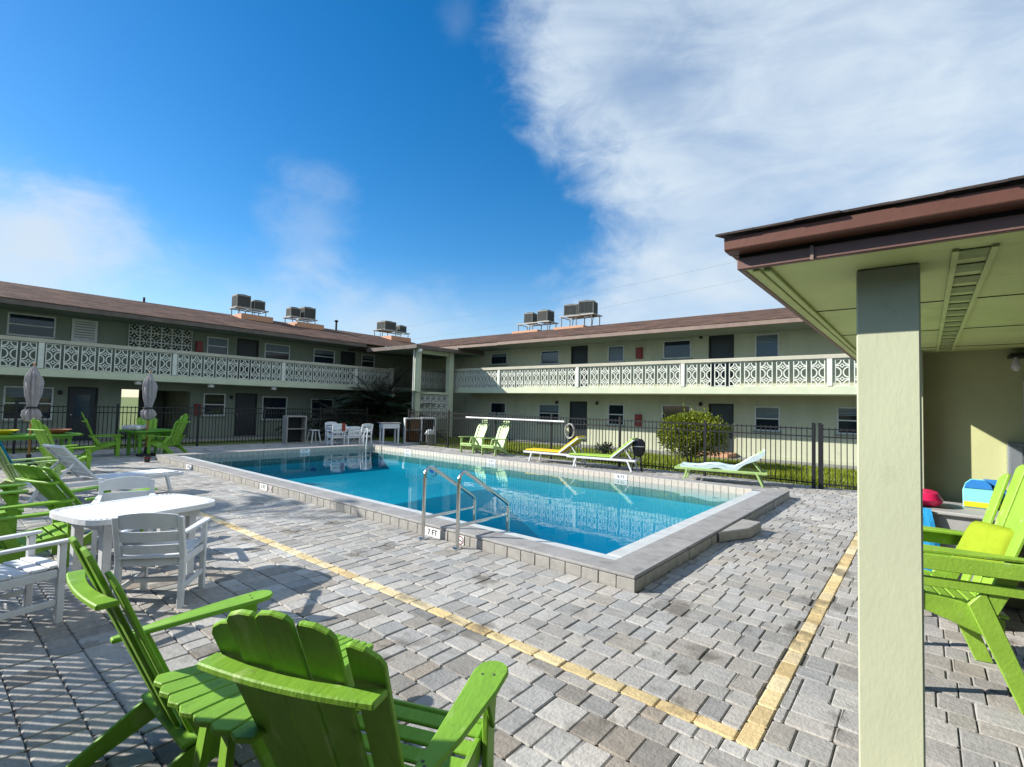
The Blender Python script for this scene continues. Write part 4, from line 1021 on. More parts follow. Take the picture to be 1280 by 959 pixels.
def patio_chair(label, loc, rz, group, seat=.44, arm=.63, back=.80, key='pc'):
    t = thing('patio_chair', label, 'chair', loc, rz, group); W2 = .235; mt = M['white']
    def mk(nm, k, fn): link(nm, cached((key, k), fn), t, local=True)
    def seat_fn():
        m = MB()
        for k in range(5): m.box((.25-.105*k-.097, -W2+.01, seat-.022-.012*(1-abs(k-2)/2)), (.25-.105*k, W2-.01, seat-.012*(1-abs(k-2)/2)))
        return m.mesh('seat', mt, bevel=.005)
    def fr_fn():
        m = MB(); m.box((.20, -W2+.02, seat-.09), (.225, W2-.02, seat-.03)); m.box((-.235, -W2+.02, seat-.09), (-.21, W2-.02, seat-.03))
        for s in (-1, 1): m.box((-.21, s*W2-.012, seat-.09), (.20, s*W2+.012, seat-.03)); m.box((-.21, s*W2-.012, .14), (.20, s*W2+.012, .185))
        m.box((-.01, -W2+.012, .142), (.03, W2-.012, .182))
        return m.mesh('frame', mt, bevel=.004)
    def back_fn():
        m = MB(); K = 8
        for z0, z1, top in ((back-.125, back-.02, 1), (back-.24, back-.155, 0), (back-.345, back-.27, 0)):
            for k in range(K):
                ya, yb = -W2+.02+(2*W2-.04)*k/K, -W2+.02+(2*W2-.04)*(k+1)/K
                f_ = lambda y: -.03*(1-(y/W2)**2)
                za = lambda y: z1+(.03*(1-(y/W2)**2) if top else 0)
                xz = lambda z: -.235-.09*(z-seat)/(back-seat)
                P = [(xz(z)+f_(y)+d, y, z) for y in (ya, yb) for z, d in ((z0, 0), (z0, .02), (za(y), .02), (za(y), 0))]
                m.add(P, [(0, 1, 5, 4), (1, 2, 6, 5), (2, 3, 7, 6), (3, 0, 4, 7)]+([(0, 3, 2, 1)] if k == 0 else [])+([(4, 5, 6, 7)] if k == K-1 else []))
        return m.mesh('backrest', mt)
    def fl(s): return lambda: MB().box((.20, s*W2-.022, 0), (.245, s*W2+.022, arm-.022)).mesh('leg', mt, bevel=.004)
    def rl(s):
        def f_():
            m = MB(); m.prism([(-.26, 0), (-.215, 0), (-.205, seat-.02), (-.295, back-.03), (-.335, back-.03), (-.25, seat-.02)], .044, lambda u, v, w: (u, s*W2-.022+w, v)); return m.mesh('rear_leg', mt, bevel=.004)
        return f_
    def ar(s):
        def f_():
            m = MB(); m.prism([(-.27, s*(W2-.02)), (-.27, s*(W2+.03)), (.2, s*(W2+.045)), (.28, s*(W2+.035)), (.295, s*W2), (.28, s*(W2-.03)), (.2, s*(W2-.03))], .022, lambda u, v, w: (u, v, arm-.022+w+.03*max(0, .1-u)*0)); return m.mesh('armrest', mt, bevel=.006)
        return f_
    mk('seat', 's', seat_fn); mk('frame', 'f', fr_fn); mk('backrest', 'b', back_fn)
    for s in (1, -1): mk('leg', ('l', s), fl(s)); mk('rear_leg', ('r', s), rl(s)); mk('armrest', ('a', s), ar(s))
    return t

def slat_table(label, loc, rz, lx, ly, h, mat, group=None, rounded=True, key=''):
    t = thing('patio_table', label, 'table', loc, rz, group); m = MB(); n = round(lx/.095); w = lx/n
    ext = (lambda x: ly/2*max(.02, 1-abs(2*x/lx)**7)**.26) if rounded else (lambda x: ly/2)
    for k in range(n):
        x = -lx/2+w*(k+.5); xa, xb = x-w/2+.003, x+w/2-.003
        if rounded: xa, xb = max(xa, -lx/2+.03), min(xb, lx/2-.03)
        ya, yb = ext(xa)-.045, ext(xb)-.045
        m.prism([(xa, -ya), (xb, -yb), (xb, yb), (xa, ya)], .024, lambda u, v, q: (u, v, h-.024+q))
    link('top_slats', m.mesh('top_slats', M[mat], bevel=.003), t, local=True)
    m = MB()
    if rounded: pl = [(lx/2*math.sin(R(-90+180*k/24)), -ext(lx/2*math.sin(R(-90+180*k/24)))) for k in range(25)]
    else: pl = [(-lx/2-.03, -ly/2), (lx/2+.03, -ly/2)]
    pl = pl+[(a, -b) for a, b in pl[::-1]]; N_ = len(pl)
    for k in range(N_):
        a, b = pl[k], pl[(k+1) % N_]; d = Vector((b[0]-a[0], b[1]-a[1], 0)).normalized(); nn = Vector((-d.y, d.x, 0))*.055
        A = Vector((*a, 0)); B_ = Vector((*b, 0)); 
        m.add([A+Vector((0, 0, h-.042)), B_+Vector((0, 0, h-.042)), B_+nn+Vector((0, 0, h-.042)), A+nn+Vector((0, 0, h-.042)), A+Vector((0, 0, h+.002)), B_+Vector((0, 0, h+.002)), B_+nn+Vector((0, 0, h+.002)), A+nn+Vector((0, 0, h+.002))], [(0, 1, 2, 3), (4, 5, 6, 7), (0, 1, 5, 4), (1, 2, 6, 5), (2, 3, 7, 6), (3, 0, 4, 7)])
    link('rim', m.mesh('rim', M[mat]), t, local=True)
    m = MB(); ix, iy = lx/2-.16, ly/2-.16
    m.box((-ix, -iy-.012, h-.12), (ix, -iy+.012, h-.027)); m.box((-ix, iy-.012, h-.12), (ix, iy+.012, h-.027)); m.box((-ix-.012, -iy+.014, h-.12), (-ix+.012, iy-.014, h-.027)); m.box((ix-.012, -iy+.014, h-.12), (ix+.012, iy-.014, h-.027))
    link('apron', m.mesh('apron', M[mat]), t, local=True)
    for a in (-1, 1):
        for b in (-1, 1): link('leg', MB().box((a*(ix-.045)-.035, b*(iy-.048)-.035, 0), (a*(ix-.045)+.035, b*(iy-.048)+.035, h-.026)).mesh('leg', M[mat], bevel=.005), t, local=True)
    return t

# near green chairs
adirondack('green adirondack chair seen side on in front of the fan shaped green side table', 'green', (1.06, 2.78, 0), R(0), lean=.40, back=1.15, key='a1', arms=(1,))
adirondack('nearest green adirondack chair at the bottom, seen from behind', 'green', (1.26, 1.68, 0), R(22), lean=.42, back=1.14, key='a2', wid=.30, arms=(-1,), fan=.18)
t = thing('side_table', 'fan shaped slatted green side table between the two nearest adirondack chairs', 'table', (1.02, 2.15, 0))
m = MB(); TA, TE, TB, TC = Vector((.715, 2.46)), Vector((.80, 1.76)), Vector((1.40, 2.30)), Vector((1.47, 2.02)); ns = 7
for k in range(ns):
    t0, t1 = (k+.035)/ns, (k+.965)/ns; tm = (t0+t1)/2
    bul = lambda q: -.05*(1-(2*q-1)**2)
    a, b, c, d = TA.lerp(TE, t0), TA.lerp(TE, t1), TB.lerp(TC, t1), TB.lerp(TC, t0)
    a = a+Vector((bul(t0)+.008, 0)); b = b+Vector((bul(t1)+.008, 0)); mm = TA.lerp(TE, tm)+Vector((bul(tm)-.012, 0)); ce = TB.lerp(TC, tm)+Vector((.012, 0))
    m.prism([tuple(q) for q in (a, mm, b, c, ce, d)], .022, lambda u, v, w: (u-1.02, v-2.15, .583+w))
link('top_slats', m.mesh('top_slats', M['green'], bevel=.004), t, local=True)
m = MB(); m.box((-.21, -.26, .556), (-.17, .24, .582)); m.box((.24, -.12, .556), (.28, .14, .582)); link('batten', m.mesh('batten', M['green']), t, local=True)
for a in (-1, 1):
    for b in (-1, 1):
        m = MB(); m.bar((a*.16, b*.09, .58), (a*.22, b*.13, 0), .07, .03, up=(1, 0, 0)); link('leg', m.mesh('leg', M['green'], bevel=.004), t, local=True)

# white dining set at the left
slat_table('white slatted patio table at the left with rounded ends', (1.47, 5.80, 0), R(14), 1.14, .88, .71, 'white')
GW = 'white patio chairs round the near white table'
patio_chair('white ladder back patio chair seen from behind, at the near side of the white table', (1.51, 5.14, 0), R(52), GW)
patio_chair('white patio armchair cut by the left edge of the photo', (.56, 5.32, 0), R(15), GW)
patio_chair('white patio chair half hidden behind the white table', (1.62, 6.85, 0), R(-105), GW, key='pc')
# middle left green chairs and lounger
adirondack('green adirondack chair with dark reclined back behind the white table', 'green', (1.60, 7.85, 0), R(20), lean=.6, back=.98, key='recl', wid=.31, fan=.08)
adirondack('green adirondack chair whose arm and front leg stand left of the white table', 'green', (.86, 7.05, 0), R(2), lean=.42)
adirondack('green adirondack chair half cut by the left edge, behind the white armchair', 'green', (.62, 8.75, 0), R(-5), lean=.42)
adirondack('tall green adirondack chair by the left table, facing the pool', 'green', (2.35, 14.9, 0), R(20), lean=.42, back=1.22, key='tallg', n=5)
a_ = adirondack('adirondack chair draped with a teal towel at the left edge', 'green_pale', (1.45, 12.2, 0), R(10), lean=.42, back=1.1, key='towelch')
t = thing('towel', 'teal beach towel hung over a chair back at the left edge', 'towel', (1.1, 12.2, 0))
m = MB(); K = 10
for i in range(K):
    for j in range(8):
        def P_(a, b): return (1.38-.30*b-.09-.02*math.sin(a*9+b*3), 12.2-.26+.52*a+.05*b, .42+.68*b)
        m.add([P_(i/K, j/8), P_((i+1)/K, j/8), P_((i+1)/K, (j+1)/8), P_(i/K, (j+1)/8)], [(0, 1, 2, 3)])
        def Q_(a, b): return (1.0-.30*b*0-.06+.18*(1-b)*0-.02*math.sin(a*8+b*2), 12.2-.24+.52*a, .35+.75*b)
        m.add([Q_(i/K, j/8), Q_((i+1)/K, j/8), Q_((i+1)/K, (j+1)/8), Q_(i/K, (j+1)/8)], [(0, 1, 2, 3)])
link('cloth', m.mesh('cloth', M['towelteal'], smooth=True), t)

def lounger(label, loc, rz, frame, sling, length=1.95, seat=.36, backz=.92, group='sun loungers', slats=False, wood=False, pad=True, key='', ax=-.62):
    t = thing('sun_lounger', label, 'sun lounger', loc, rz, group); W2 = .31; fm = M[frame]
    hx = -.15                                            # hinge; head end is -x, foot +x
    fx = length*.62; az = backz-seat
    m = MB()
    for s in (-1, 1):
        m.prism([(-.85, seat-.06), (fx, seat-.06), (fx, seat), (-.85, seat)], .04, lambda u, v, w: (u, s*W2-.02+w, v))
    m.box((fx-.03, -W2+.022, seat-.06), (fx, W2-.022, seat-.001)); m.box((-.85, -W2+.022, seat-.06), (-.81, W2-.022, seat-.001))
    link('frame', m.mesh('frame', fm, bevel=.008), t, local=True)
    for x, q in ((-.62, -.14), (fx-.30, .08)):
        for s in (-1, 1):
            m = MB(); m.bar((x, s*(W2+.0), seat-.03), (x+q, s*(W2+.03), 0), .055, .045, up=(1, 0, 0)); link('leg', m.mesh('leg', fm, bevel=.006), t, local=True)
    m = MB()
    for s in (-1, 1): m.bar((hx, s*W2*.93, seat+.012), (hx+ax, s*W2*.93, backz), .04, .04, up=(0, 1, 0))
    m.bar((hx+ax, -W2, backz), (hx+ax, W2, backz), .04, .04)
    m.bar((hx+ax*.6, -W2*.8, seat+(az)*.6-.03), (-.72, -W2*.8, seat), .03, .03, up=(0, 1, 0)); m.bar((hx+ax*.6, W2*.8, seat+(az)*.6-.03), (-.72, W2*.8, seat), .03, .03, up=(0, 1, 0))
    link('back_frame', m.mesh('back_frame', fm, bevel=.006), t, local=True)
    if slats:
        m = MB()
        for k in range(12): x = hx+.05+(fx-hx-.1)*(k+.5)/12; m.box((x-.047, -W2+.03, seat+.001), (x+.047, W2-.03, seat+.02))
        link('seat_slats', m.mesh('seat_slats', M[sling], bevel=.004), t, local=True)
        m = MB()
        for k in range(6):
            c = Vector((hx+ax*(k+.6)/6.2, 0, seat+az*(k+.6)/6.2+.03)); m.cbox(c, (.095, W2*1.8, .018), Matrix.Rotation(math.atan2(az, -ax), 3, 'Y'))
        link('back_slats', m.mesh('back_slats', M[sling], bevel=.004), t, local=True)
    else:
        m = MB(); m.box((hx, -W2+.03, seat+.002), (fx-.04, W2-.03, seat+.055)); link('seat_cushion', m.mesh('seat_cushion', M[sling], bevel=.02), t, local=True)
        m = MB(); nv = Vector((az, 0, -ax)).normalized(); 
        m.prism([(0, -W2+.03), (0, W2-.03), (1, W2-.03), (1, -W2+.03)], .05, lambda u, v, w: Vector((hx+ax*u, v, seat+.03+az*u))+nv*(w+.0)); link('back_cushion', m.mesh('back_cushion', M[sling], bevel=.015), t, local=True)
    return t
lounger('white slatted sun lounger at the left with raised slatted back', (2.15, 10.75, 0), R(14), 'white', 'white', seat=.36, backz=.93, slats=True, ax=-.48)
lounger('white framed sun lounger with yellow sling on the far side of pool', (12.95, 8.75, 0), R(97), 'white', 'yellow', seat=.34, backz=.82, length=1.75)
lounger('white framed sun lounger with lime sling next to the yellow one', (13.0, 7.05, 0), R(101), 'white', 'limesling', seat=.33, backz=.86, length=1.9)
lounger('pale green wooden sun lounger covered with an aqua towel in front of the shrub', (12.85, 3.72, 0), R(103), 'green_pale', 'green_pale', seat=.34, backz=.80, length=1.95, slats=True)
t = thing('towel', 'pale aqua towel spread over the green lounger in front of the shrub', 'towel', (12.85, 3.72, .36), R(103))
m = MB(); K = 22; prof = []
for i in range(K+1):
    a = i/K
    if a < .36: q = a/.36; x, z = -.80+.65*q, .83-.44*q
    else: q = (a-.36)/.64; x, z = -.15+1.22*q, .39+.05*math.sin(q*5)*math.sin(q*math.pi)
    prof.append((x, z-.36+.018))
for i in range(K):
    for j in range(8):
        def P_(i_, j_): y = -.30+.60*j_/8; return (prof[i_][0], y, prof[i_][1]+.008*math.sin(i_*1.7+j_*1.1))
        m.add([P_(i, j), P_(i+1, j), P_(i+1, j+1), P_(i, j+1)], [(0, 1, 2, 3)])
    for s in (-1, 1):
        P2 = lambda i_, b: (prof[i_][0], s*(.30+.012), prof[i_][1]-b*(.10+.03*math.sin(i_*.9)))
        m.add([P2(i, 0), P2(i+1, 0), P2(i+1, 1), P2(i, 1)], [(0, 1, 2, 3)])
me = m.mesh('cloth', M['towel'], smooth=True); link('cloth', me, t, local=True)
# far pale green pair
adirondack('tall pale green adirondack chair, left of the pair by the fence', 'green_pale', (13.30, 12.75, 0), R(180), key='tallp', back=1.29, n=5, fan=.46, lean=.50, wid=.25, group='tall pale green adirondack chairs')
adirondack('tall pale green adirondack chair, right of the pair by the fence', 'green_pale', (13.30, 11.70, 0), R(180), key='tallp', back=1.29, n=5, fan=.46, lean=.50, wid=.25, group='tall pale green adirondack chairs')
# green dining group under the second umbrella and table under the first
slat_table('green square dining table with umbrella and ring on it', (4.75, 18.1, 0), R(12), 1.15, 1.0, .75, 'green_dark', rounded=False)
slat_table('green dining table at the left edge with flower pots on it', (2.1, 17.3, 0), R(6), 1.7, 1.0, .74, 'green_dark', rounded=False)
GD = 'tall green chairs round the second table'
adirondack('tall green dining chair to the right of the umbrella table, seen from behind', 'green', (5.08, 17.55, 0), R(128), key='din', back=1.26, arm=.60, seat=.46, lean=.36, fan=.36, group=GD)
adirondack('tall green dining chair left of the umbrella table, seen in profile', 'green', (3.75, 18.35, 0), R(-8), key='din', back=1.26, arm=.60, seat=.46, lean=.42, fan=.36, group=GD)
adirondack('tall green dining chair beyond the umbrella table against the passage', 'green', (5.0, 19.15, 0), R(-100), key='din', back=1.26, arm=.60, seat=.46, lean=.36, fan=.36, group=GD)
t = thing('swim_ring', 'white and grey swim ring lying on the green umbrella table', 'swim ring', (4.4, 18.05, .755))
m = MB(); m.tube([(.26*math.cos(a), .26*math.sin(a), .07) for a in [2*math.pi*k/24 for k in range(25)]], .07, 10); link('ring', m.mesh('ring', M['totegrey'], smooth=True), t, local=True)
m = MB()
for k in range(4):
    a = math.pi/2*k; m.tube([(.26*math.cos(a+q), .26*math.sin(a+q), .07) for q in (-.16, -.05, .05, .16)], .073, 10)
link('ring_band', m.mesh('ring_band', M['white'], smooth=True), t, local=True)
for i, (x, y, r, lab, mt) in enumerate(((2.55, 17.2, .16, 'shallow terracotta planter on the left green table, nearer the pool', 'terracotta'), (1.55, 17.25, .17, 'shallow yellow bowl on the left green table by the photo edge', 'boardyellow'))):
    t = thing('planter', lab, 'planter', (x, y, .743)); m = MB(); m.lathe([(r*.7, 0), (r*1.7, .10), (r*1.8, .11), (r*1.6, .105), (r*.7, .03)], n=20); link('bowl', m.mesh('bowl', M[mt]), t, local=True)
# closed umbrellas
def umbrella(label, loc, ztop=2.46):
    t = thing('patio_umbrella', label, 'umbrella', loc, 0, 'closed taupe umbrellas')
    m = MB(); m.lathe([(.24, 0), (.25, .03), (.22, .07), (.05, .10), (.05, .25), (.03, .26)], n=20); link('base', m.mesh('base', M['black']), t, local=True)
    m = MB(); m.tube([(0, 0, .1), (0, 0, ztop-.04)], .022, 8); link('pole', m.mesh('pole', M['wood']), t, local=True)
    m = MB(); pr = [(.05, 1.06), (.15, 1.10), (.19, 1.22), (.16, 1.32), (.09, 1.40), (.10, 1.5), (.155, 1.75), (.175, 2.02), (.155, 2.16), (.13, 2.20), (.09, 2.31), (.03, ztop-.02)]
    m.lathe(pr, n=48, fold=lambda th, i: (1+.26*math.sin(8*th+i*.35+.6*math.sin(3*th))*(1 if i < 10 else .4)+.14*math.sin(3*th+i*1.3)+.06*math.sin(13*th+i*2))*.86); link('canopy', m.mesh('canopy', M['canvas'], smooth=True), t, local=True)
    m = MB(); m.lathe([(.02, ztop-.03), (.03, ztop), (.02, ztop+.04), (.004, ztop+.06)], n=10); link('finial', m.mesh('finial', M['wood'], smooth=True), t, local=True)
    m = MB(); m.lathe([(.13, 1.39), (.135, 1.41), (.13, 1.43)], n=20); link('tie_strap', m.mesh('tie_strap', M['black']), t, local=True)
    return t
umbrella('closed taupe umbrella over the table at the left edge', (2.02, 17.0, 0)); umbrella('closed taupe umbrella over the green table with the swim ring', (4.62, 17.75, 0))
# far white set
GF = 'far white patio chairs'
slat_table('far white patio table between white chairs beyond the pool', (11.05, 17.75, 0), R(-8), .95, .85, .74, 'white', rounded=False)
patio_chair('far white patio chair at the left of the far table with a red cloth', (10.55, 17.35, 0), R(80), GF, back=.90, key='pcf'); patio_chair('far white patio chair at the right of the far table', (11.62, 17.2, 0), R(92), GF, back=.90, key='pcf')
patio_chair('far white patio chair behind the far table, back to the fence', (11.1, 18.4, 0), R(-95), GF, back=.90, key='pcf'); patio_chair('far white patio chair squeezed between the two near backs of the far table', (11.05, 17.12, 0), R(86), GF, back=.80, key='pcf2')
t = thing('cloth', 'small red cloth hung on the back of a far white chair', 'cloth', (10.63, 17.03, .7)); m = MB(); m.box((10.57, 16.985, .62), (10.71, 16.995, .91)); m.box((10.57, 16.985, .911), (10.71, 17.07, .918)); link('cloth_sheet', m.mesh('cloth_sheet', M['red']), t)
# cabinets
def cabinet(label, loc, rz, w, h, d, inside):
    t = thing('towel_cabinet', label, 'cabinet', loc, rz); m = MB()
    for a, b in (((-w/2, 0, 0), (-w/2+.05, d, h)), ((w/2-.05, 0, 0), (w/2, d, h)), ((-w/2+.051, 0, h-.05), (w/2-.051, d, h)), ((-w/2+.051, 0, .0), (w/2-.051, d, .05))): m.box(a, b)
    link('carcass', m.mesh('carcass', M['offwhite'] if inside == 'wood' else M['woodpanel'], bevel=.008), t, local=True)
    m = MB(); m.box((-w/2+.052, d-.03, .052), (w/2-.052, d-.01, h-.052)); link('back_panel', m.mesh('back_panel', M[inside]), t, local=True)
    m = MB(); m.box((-w/2+.052, .03, h*.52), (w/2-.052, d-.032, h*.52+.03)); link('shelf', m.mesh('shelf', M['woodpanel']), t, local=True)
    return t
cabinet('dark open towel cabinet with pale frame by the left fence', (10.05, 19.4, 0), R(-8), .78, 1.12, .5, 'dark')
cabinet('pale framed cabinet with orange wooden back at the pool corner', (14.05, 17.05, 0), R(-32), .75, 1.10, .5, 'wood')
t = thing('storage_shed', 'dark open bin shelter beside the cabinet with orange back', 'cabinet', (14.7, 16.85, 0), R(-32)); m = MB(); m.box((-.28, 0, 1.06), (.34, .5, 1.12)); m.box((.28, .0, .0), (.34, .5, 1.058)); link('carcass', m.mesh('carcass', M['offwhite']), t, local=True); m = MB(); m.box((-.28, .44, 0), (.278, .48, 1.058)); link('back_panel', m.mesh('back_panel', M['dark']), t, local=True)
t = thing('trash_can', 'dark grey trash can with pale domed lid by the pool corner', 'trash can', (14.2, 16.15, 0)); m = MB(); m.lathe([(.15, 0), (.19, .44), (.2, .45)], n=20); link('barrel', m.mesh('barrel', M['acgrey'], smooth=True), t, local=True); m = MB(); m.lathe([(.21, .451), (.215, .50), (.17, .60), (.08, .655), (.0, .665)], n=20); link('lid', m.mesh('lid', M['offwhite'], smooth=True), t, local=True)
t = thing('stool', 'small white stool beside the dark towel cabinet', 'stool', (10.9, 19.6, 0)); m = MB(); m.box((-.17, -.17, .50), (.17, .17, .54)); link('seat', m.mesh('seat', M['white'], bevel=.01), t, local=True)
for a in (-1, 1):
    for b in (-1, 1): link('leg', MB().bar((a*.13, b*.13, .5), (a*.2, b*.2, 0), .04, .04, up=(1, 0, 0)).mesh('leg', M['white']), t, local=True)
t = thing('bar_table', 'white bar table with thick top left of the orange cabinet', 'table', (13.2, 17.6, 0), R(-20)); m = MB(); m.box((-.42, -.3, .86), (.42, .3, .90)); link('top', m.mesh('top', M['woodpanel'], bevel=.01), t, local=True); m = MB(); m.box((-.36, -.26, .66), (.36, .26, .857)); link('drawer_box', m.mesh('drawer_box', M['white']), t, local=True)
for a in (-1, 1):
    for b in (-1, 1): link('leg', MB().box((a*.32-.03, b*.22-.03, 0), (a*.32+.03, b*.22+.03, .658)).mesh('leg', M['white']), t, local=True)
# pool hardware
def rail_(y, label):
    t = thing('pool_handrail', label, 'handrail', (4.36, y, 0), 0, 'steel pool handrails'); 
    pts = [(0, 0, 0), (0, 0, .78)]+[(.085-.085*math.cos(R(a)), 0, .80+.115*math.sin(R(a))) for a in (20, 45, 70, 95, 118)]+[(.22, 0, .85), (.90, 0, .44), (.945, 0, .40), (.955, 0, .35), (.955, 0, -.35)]
    m = MB(); m.tube(pts, .024, 12); link('rail_tube', m.mesh('rail_tube', M['steel'], smooth=True), t, local=True)
    m = MB(); m.tube([(0, 0, .27), (.955, 0, .27)], .02, 10); link('cross_bar', m.mesh('cross_bar', M['steel'], smooth=True), t, local=True)
    m = MB(); m.lathe([(.06, 0.002), (.06, .012), (.03, .025)], n=14); link('foot_flange', m.mesh('foot_flange', M['steel'], smooth=True), t, local=True)
rail_(4.40, 'steel pool handrail nearest the camera'); rail_(5.03, 'steel pool handrail farther from the camera, left of its twin')
t = thing('pool_ladder', 'slender white grab rail leaning at the far corner of the pool', 'ladder', (11.0, 16.1, .15))
m = MB(); m.tube([(10.98, 16.2, .14), (10.98, 16.19, .5), (11.02, 16.05, .78), (10.95, 15.9, .70), (10.86, 15.84, .0), (10.86, 15.84, -.6)], .022, 8); link('rail_tube', m.mesh('rail_tube', M['white'], smooth=True), t)
m = MB(); m.lathe([(.05, 0), (.05, .012), (.025, .02)], (10.98, 16.2, .15), 12); link('foot_flange', m.mesh('foot_flange', M['white']), t)
for i, (p_, ax_, lab) in enumerate((((8.9, WY1-.01, -.62), 'y', 'round underwater pool light left on the far short wall'), ((10.5, WY1-.01, -.62), 'y', 'round underwater pool light by the far ladder'), ((WX1-.01, 12.6, -.45), 'x', 'round underwater pool light on the long far wall'))):
    t = thing('pool_light', lab, 'pool light', p_, 0, 'underwater pool lights'); mp = (lambda u, v, w: (u, -w, v)) if ax_ == 'y' else (lambda u, v, w: (-w, u, v))
    for nm, ro, ri, mt, w0 in (('ring', .19, .12, 'white', 0), ('lens', .118, 0, 'boardblue', .002)):
        m = MB()
        for k in range(24):
            a, b = 2*math.pi*k/24, 2*math.pi*(k+1)/24
            q = [(ro*math.cos(a), ro*math.sin(a)), (ro*math.cos(b), ro*math.sin(b))]+([(ri*math.cos(b), ri*math.sin(b)), (ri*math.cos(a), ri*math.sin(a))] if ri else [(0, 0)])
            m.prism(q, .02, lambda u, v, w: mp(u, v, w+w0))
        link(nm, m.mesh(nm, M[mt]), t, local=True)
# skimmer pole and hose ring on the fence, grill, cup
t = thing('skimmer_pole', 'long white skimmer pole laid along the fence behind the pale green chairs', 'pole', (13.68, 11.2, 1.26)); m = MB(); m.tube([(13.66, 13.5, 1.26), (13.60, 9.0, 1.27)], .028, 8); link('tube', m.mesh('tube', M['white'], smooth=True), t)
m = MB(); m.tube([(13.66, 13.5, 1.26), (13.655, 13.15, 1.26)], .032, 8); link('grip', m.mesh('grip', M['offwhite'], smooth=True), t)
t = thing('hose_coil', 'pale coiled hose hung on the fence at the end of the white pole', 'hose', (13.58, 8.85, 1.05)); m = MB()
for k, (ra, dx) in enumerate(((.23, 0), (.21, -.03), (.235, -.06))): m.tube([(13.58+dx, 8.75+ra*.7*math.cos(a), .98+ra*math.sin(a)) for a in [2*math.pi*q/24 for q in range(25)]], .013, 8)
link('coil', m.mesh('coil', M['totegrey'], smooth=True), t)
t = thing('kettle_grill', 'black kettle grill behind the head of the lime lounger', 'grill', (13.15, 6.2, 0)); m = MB(); m.lathe([(.02, .40), (.13, .45), (.18, .62), (.185, .70)], n=20); link('bowl', m.mesh('bowl', M['black'], smooth=True), t, local=True); m = MB(); m.lathe([(.188, .702), (.175, .80), (.11, .89), (.02, .91)], n=20); link('lid', m.mesh('lid', M['black'], smooth=True), t, local=True)
m = MB(); m.lathe([(.19, .69), (.193, .70), (.19, .712)], n=20); link('rim_band', m.mesh('rim_band', M['steel']), t, local=True)
for k in range(3):
    a = 2*math.pi*k/3; m = MB(); m.tube([((.10)*math.cos(a), .10*math.sin(a), .45), ((.18)*math.cos(a), .18*math.sin(a), 0)], .02, 6); link('leg', m.mesh('leg', M['black']), t, local=True)
t = thing('cup', 'small dark cup standing on the deck by the far left pool corner', 'cup', (4.2, 16.0, 0)); m = MB(); m.lathe([(.06, 0), (.08, .16), (.075, .165), (.055, .02)], n=14); link('body', m.mesh('body', M['dark'], smooth=True), t, local=True); m = MB(); m.lathe([(.081, .10), (.083, .13)], n=14); link('band', m.mesh('band', M['red']), t, local=True)

# chair, pillow and beach things under the canopy
adirondack('lime green high seat adirondack chair under the canopy at the right edge', 'green_lime', (4.60, -.09, 0), R(103), key='high', back=1.46, arm=.91, seat=.67, lean=.30, n=5, wid=.31, rail=True, steep=True, group='green adirondack chairs', fan=.2)
def pillow(label, loc, rot, w, h, th, mat):
    t = thing('throw_pillow', label, 'pillow', loc); m = MB(); n = 14; o = 0; P = []
    for s in (1, -1):
        for i in range(n+1):
            for j in range(n+1):
                u, v = 2*i/n-1, 2*j/n-1; b = (1-u**4)*(1-v**4); pin = 1-.05*(1-b)*(u*u*v*v)
                P.append((u*w/2*(1-.05*(1-v*v)*0-.04*(v*v)*(u*u)), v*h/2*(1-.04*u*u*v*v), s*th/2*math.sqrt(max(0, b))))
    F_ = []; q = (n+1)**2
    for i in range(n):
        for j in range(n):
            a = i*(n+1)+j; F_ += [(a, a+1, a+n+2, a+n+1), (q+a, q+a+n+1, q+a+n+2, q+a+1)]
    m.add(P, F_); me = m.mesh('cushion', M[mat], smooth=True); o = link('cushion', me, t, local=True); t.rotation_euler = rot; return t
pillow('chartreuse throw pillow leaning on the lime green chair back', (4.64, -.31, .88), (R(-62), 0, R(40)), .35, .34, .13, 'pillow')
t = thing('storage_tote', 'grey storage tote full of beach toys under the canopy wall', 'tote', (6.05, -.18, 0)); m = MB()
z0, z1 = .25, .90
m.add([(5.80, -.48, z0), (6.30, -.48, z0), (6.30, .18, z0), (5.80, .18, z0), (5.74, -.55, z1), (6.36, -.55, z1), (6.36, .25, z1), (5.74, .25, z1)], [(0, 1, 2, 3), (0, 1, 5, 4), (1, 2, 6, 5), (2, 3, 7, 6), (3, 0, 4, 7)]); link('tub', m.mesh('tub', M['totegrey']), t)
m = MB(); m.box((5.70, -.59, z1+.001), (6.40, .29, z1+.035)); link('lid', m.mesh('lid', M['totegrey'], bevel=.01), t)
m = MB(); m.box((5.82, -.46, 0), (6.28, .16, .248)); link('stand', m.mesh('stand', M['woodpanel']), t)
t = thing('towel', 'blue towel hung over the left corner of the grey tote', 'towel', (5.7, .1, .6)); m = MB(); K = 10
for i in range(K):
    for j in range(10):
        def P_(a, b): return (5.68-.012*math.sin(a*14+b*4)-.02*b, .27-.30*a-.10*a*b, .95-.62*b*(1-.15*a))
        m.add([P_(i/K, j/10), P_((i+1)/K, j/10), P_((i+1)/K, (j+1)/10), P_(i/K, (j+1)/10)], [(0, 1, 2, 3)])
link('cloth', m.mesh('cloth', M['towelblue'], smooth=True), t)
t = thing('inflatable_ring', 'bright pink inflatable lying on top of the grey tote', 'pool float', (5.95, .05, .95)); m = MB()
m.lathe([(.02, 0), (.13, .0), (.17, .05), (.15, .11), (.09, .125), (.02, .10)], n=24, fold=lambda th, i: 1+.14*math.sin(3*th+i)); link('vinyl', m.mesh('vinyl', M['pink'], smooth=True), t, local=True)
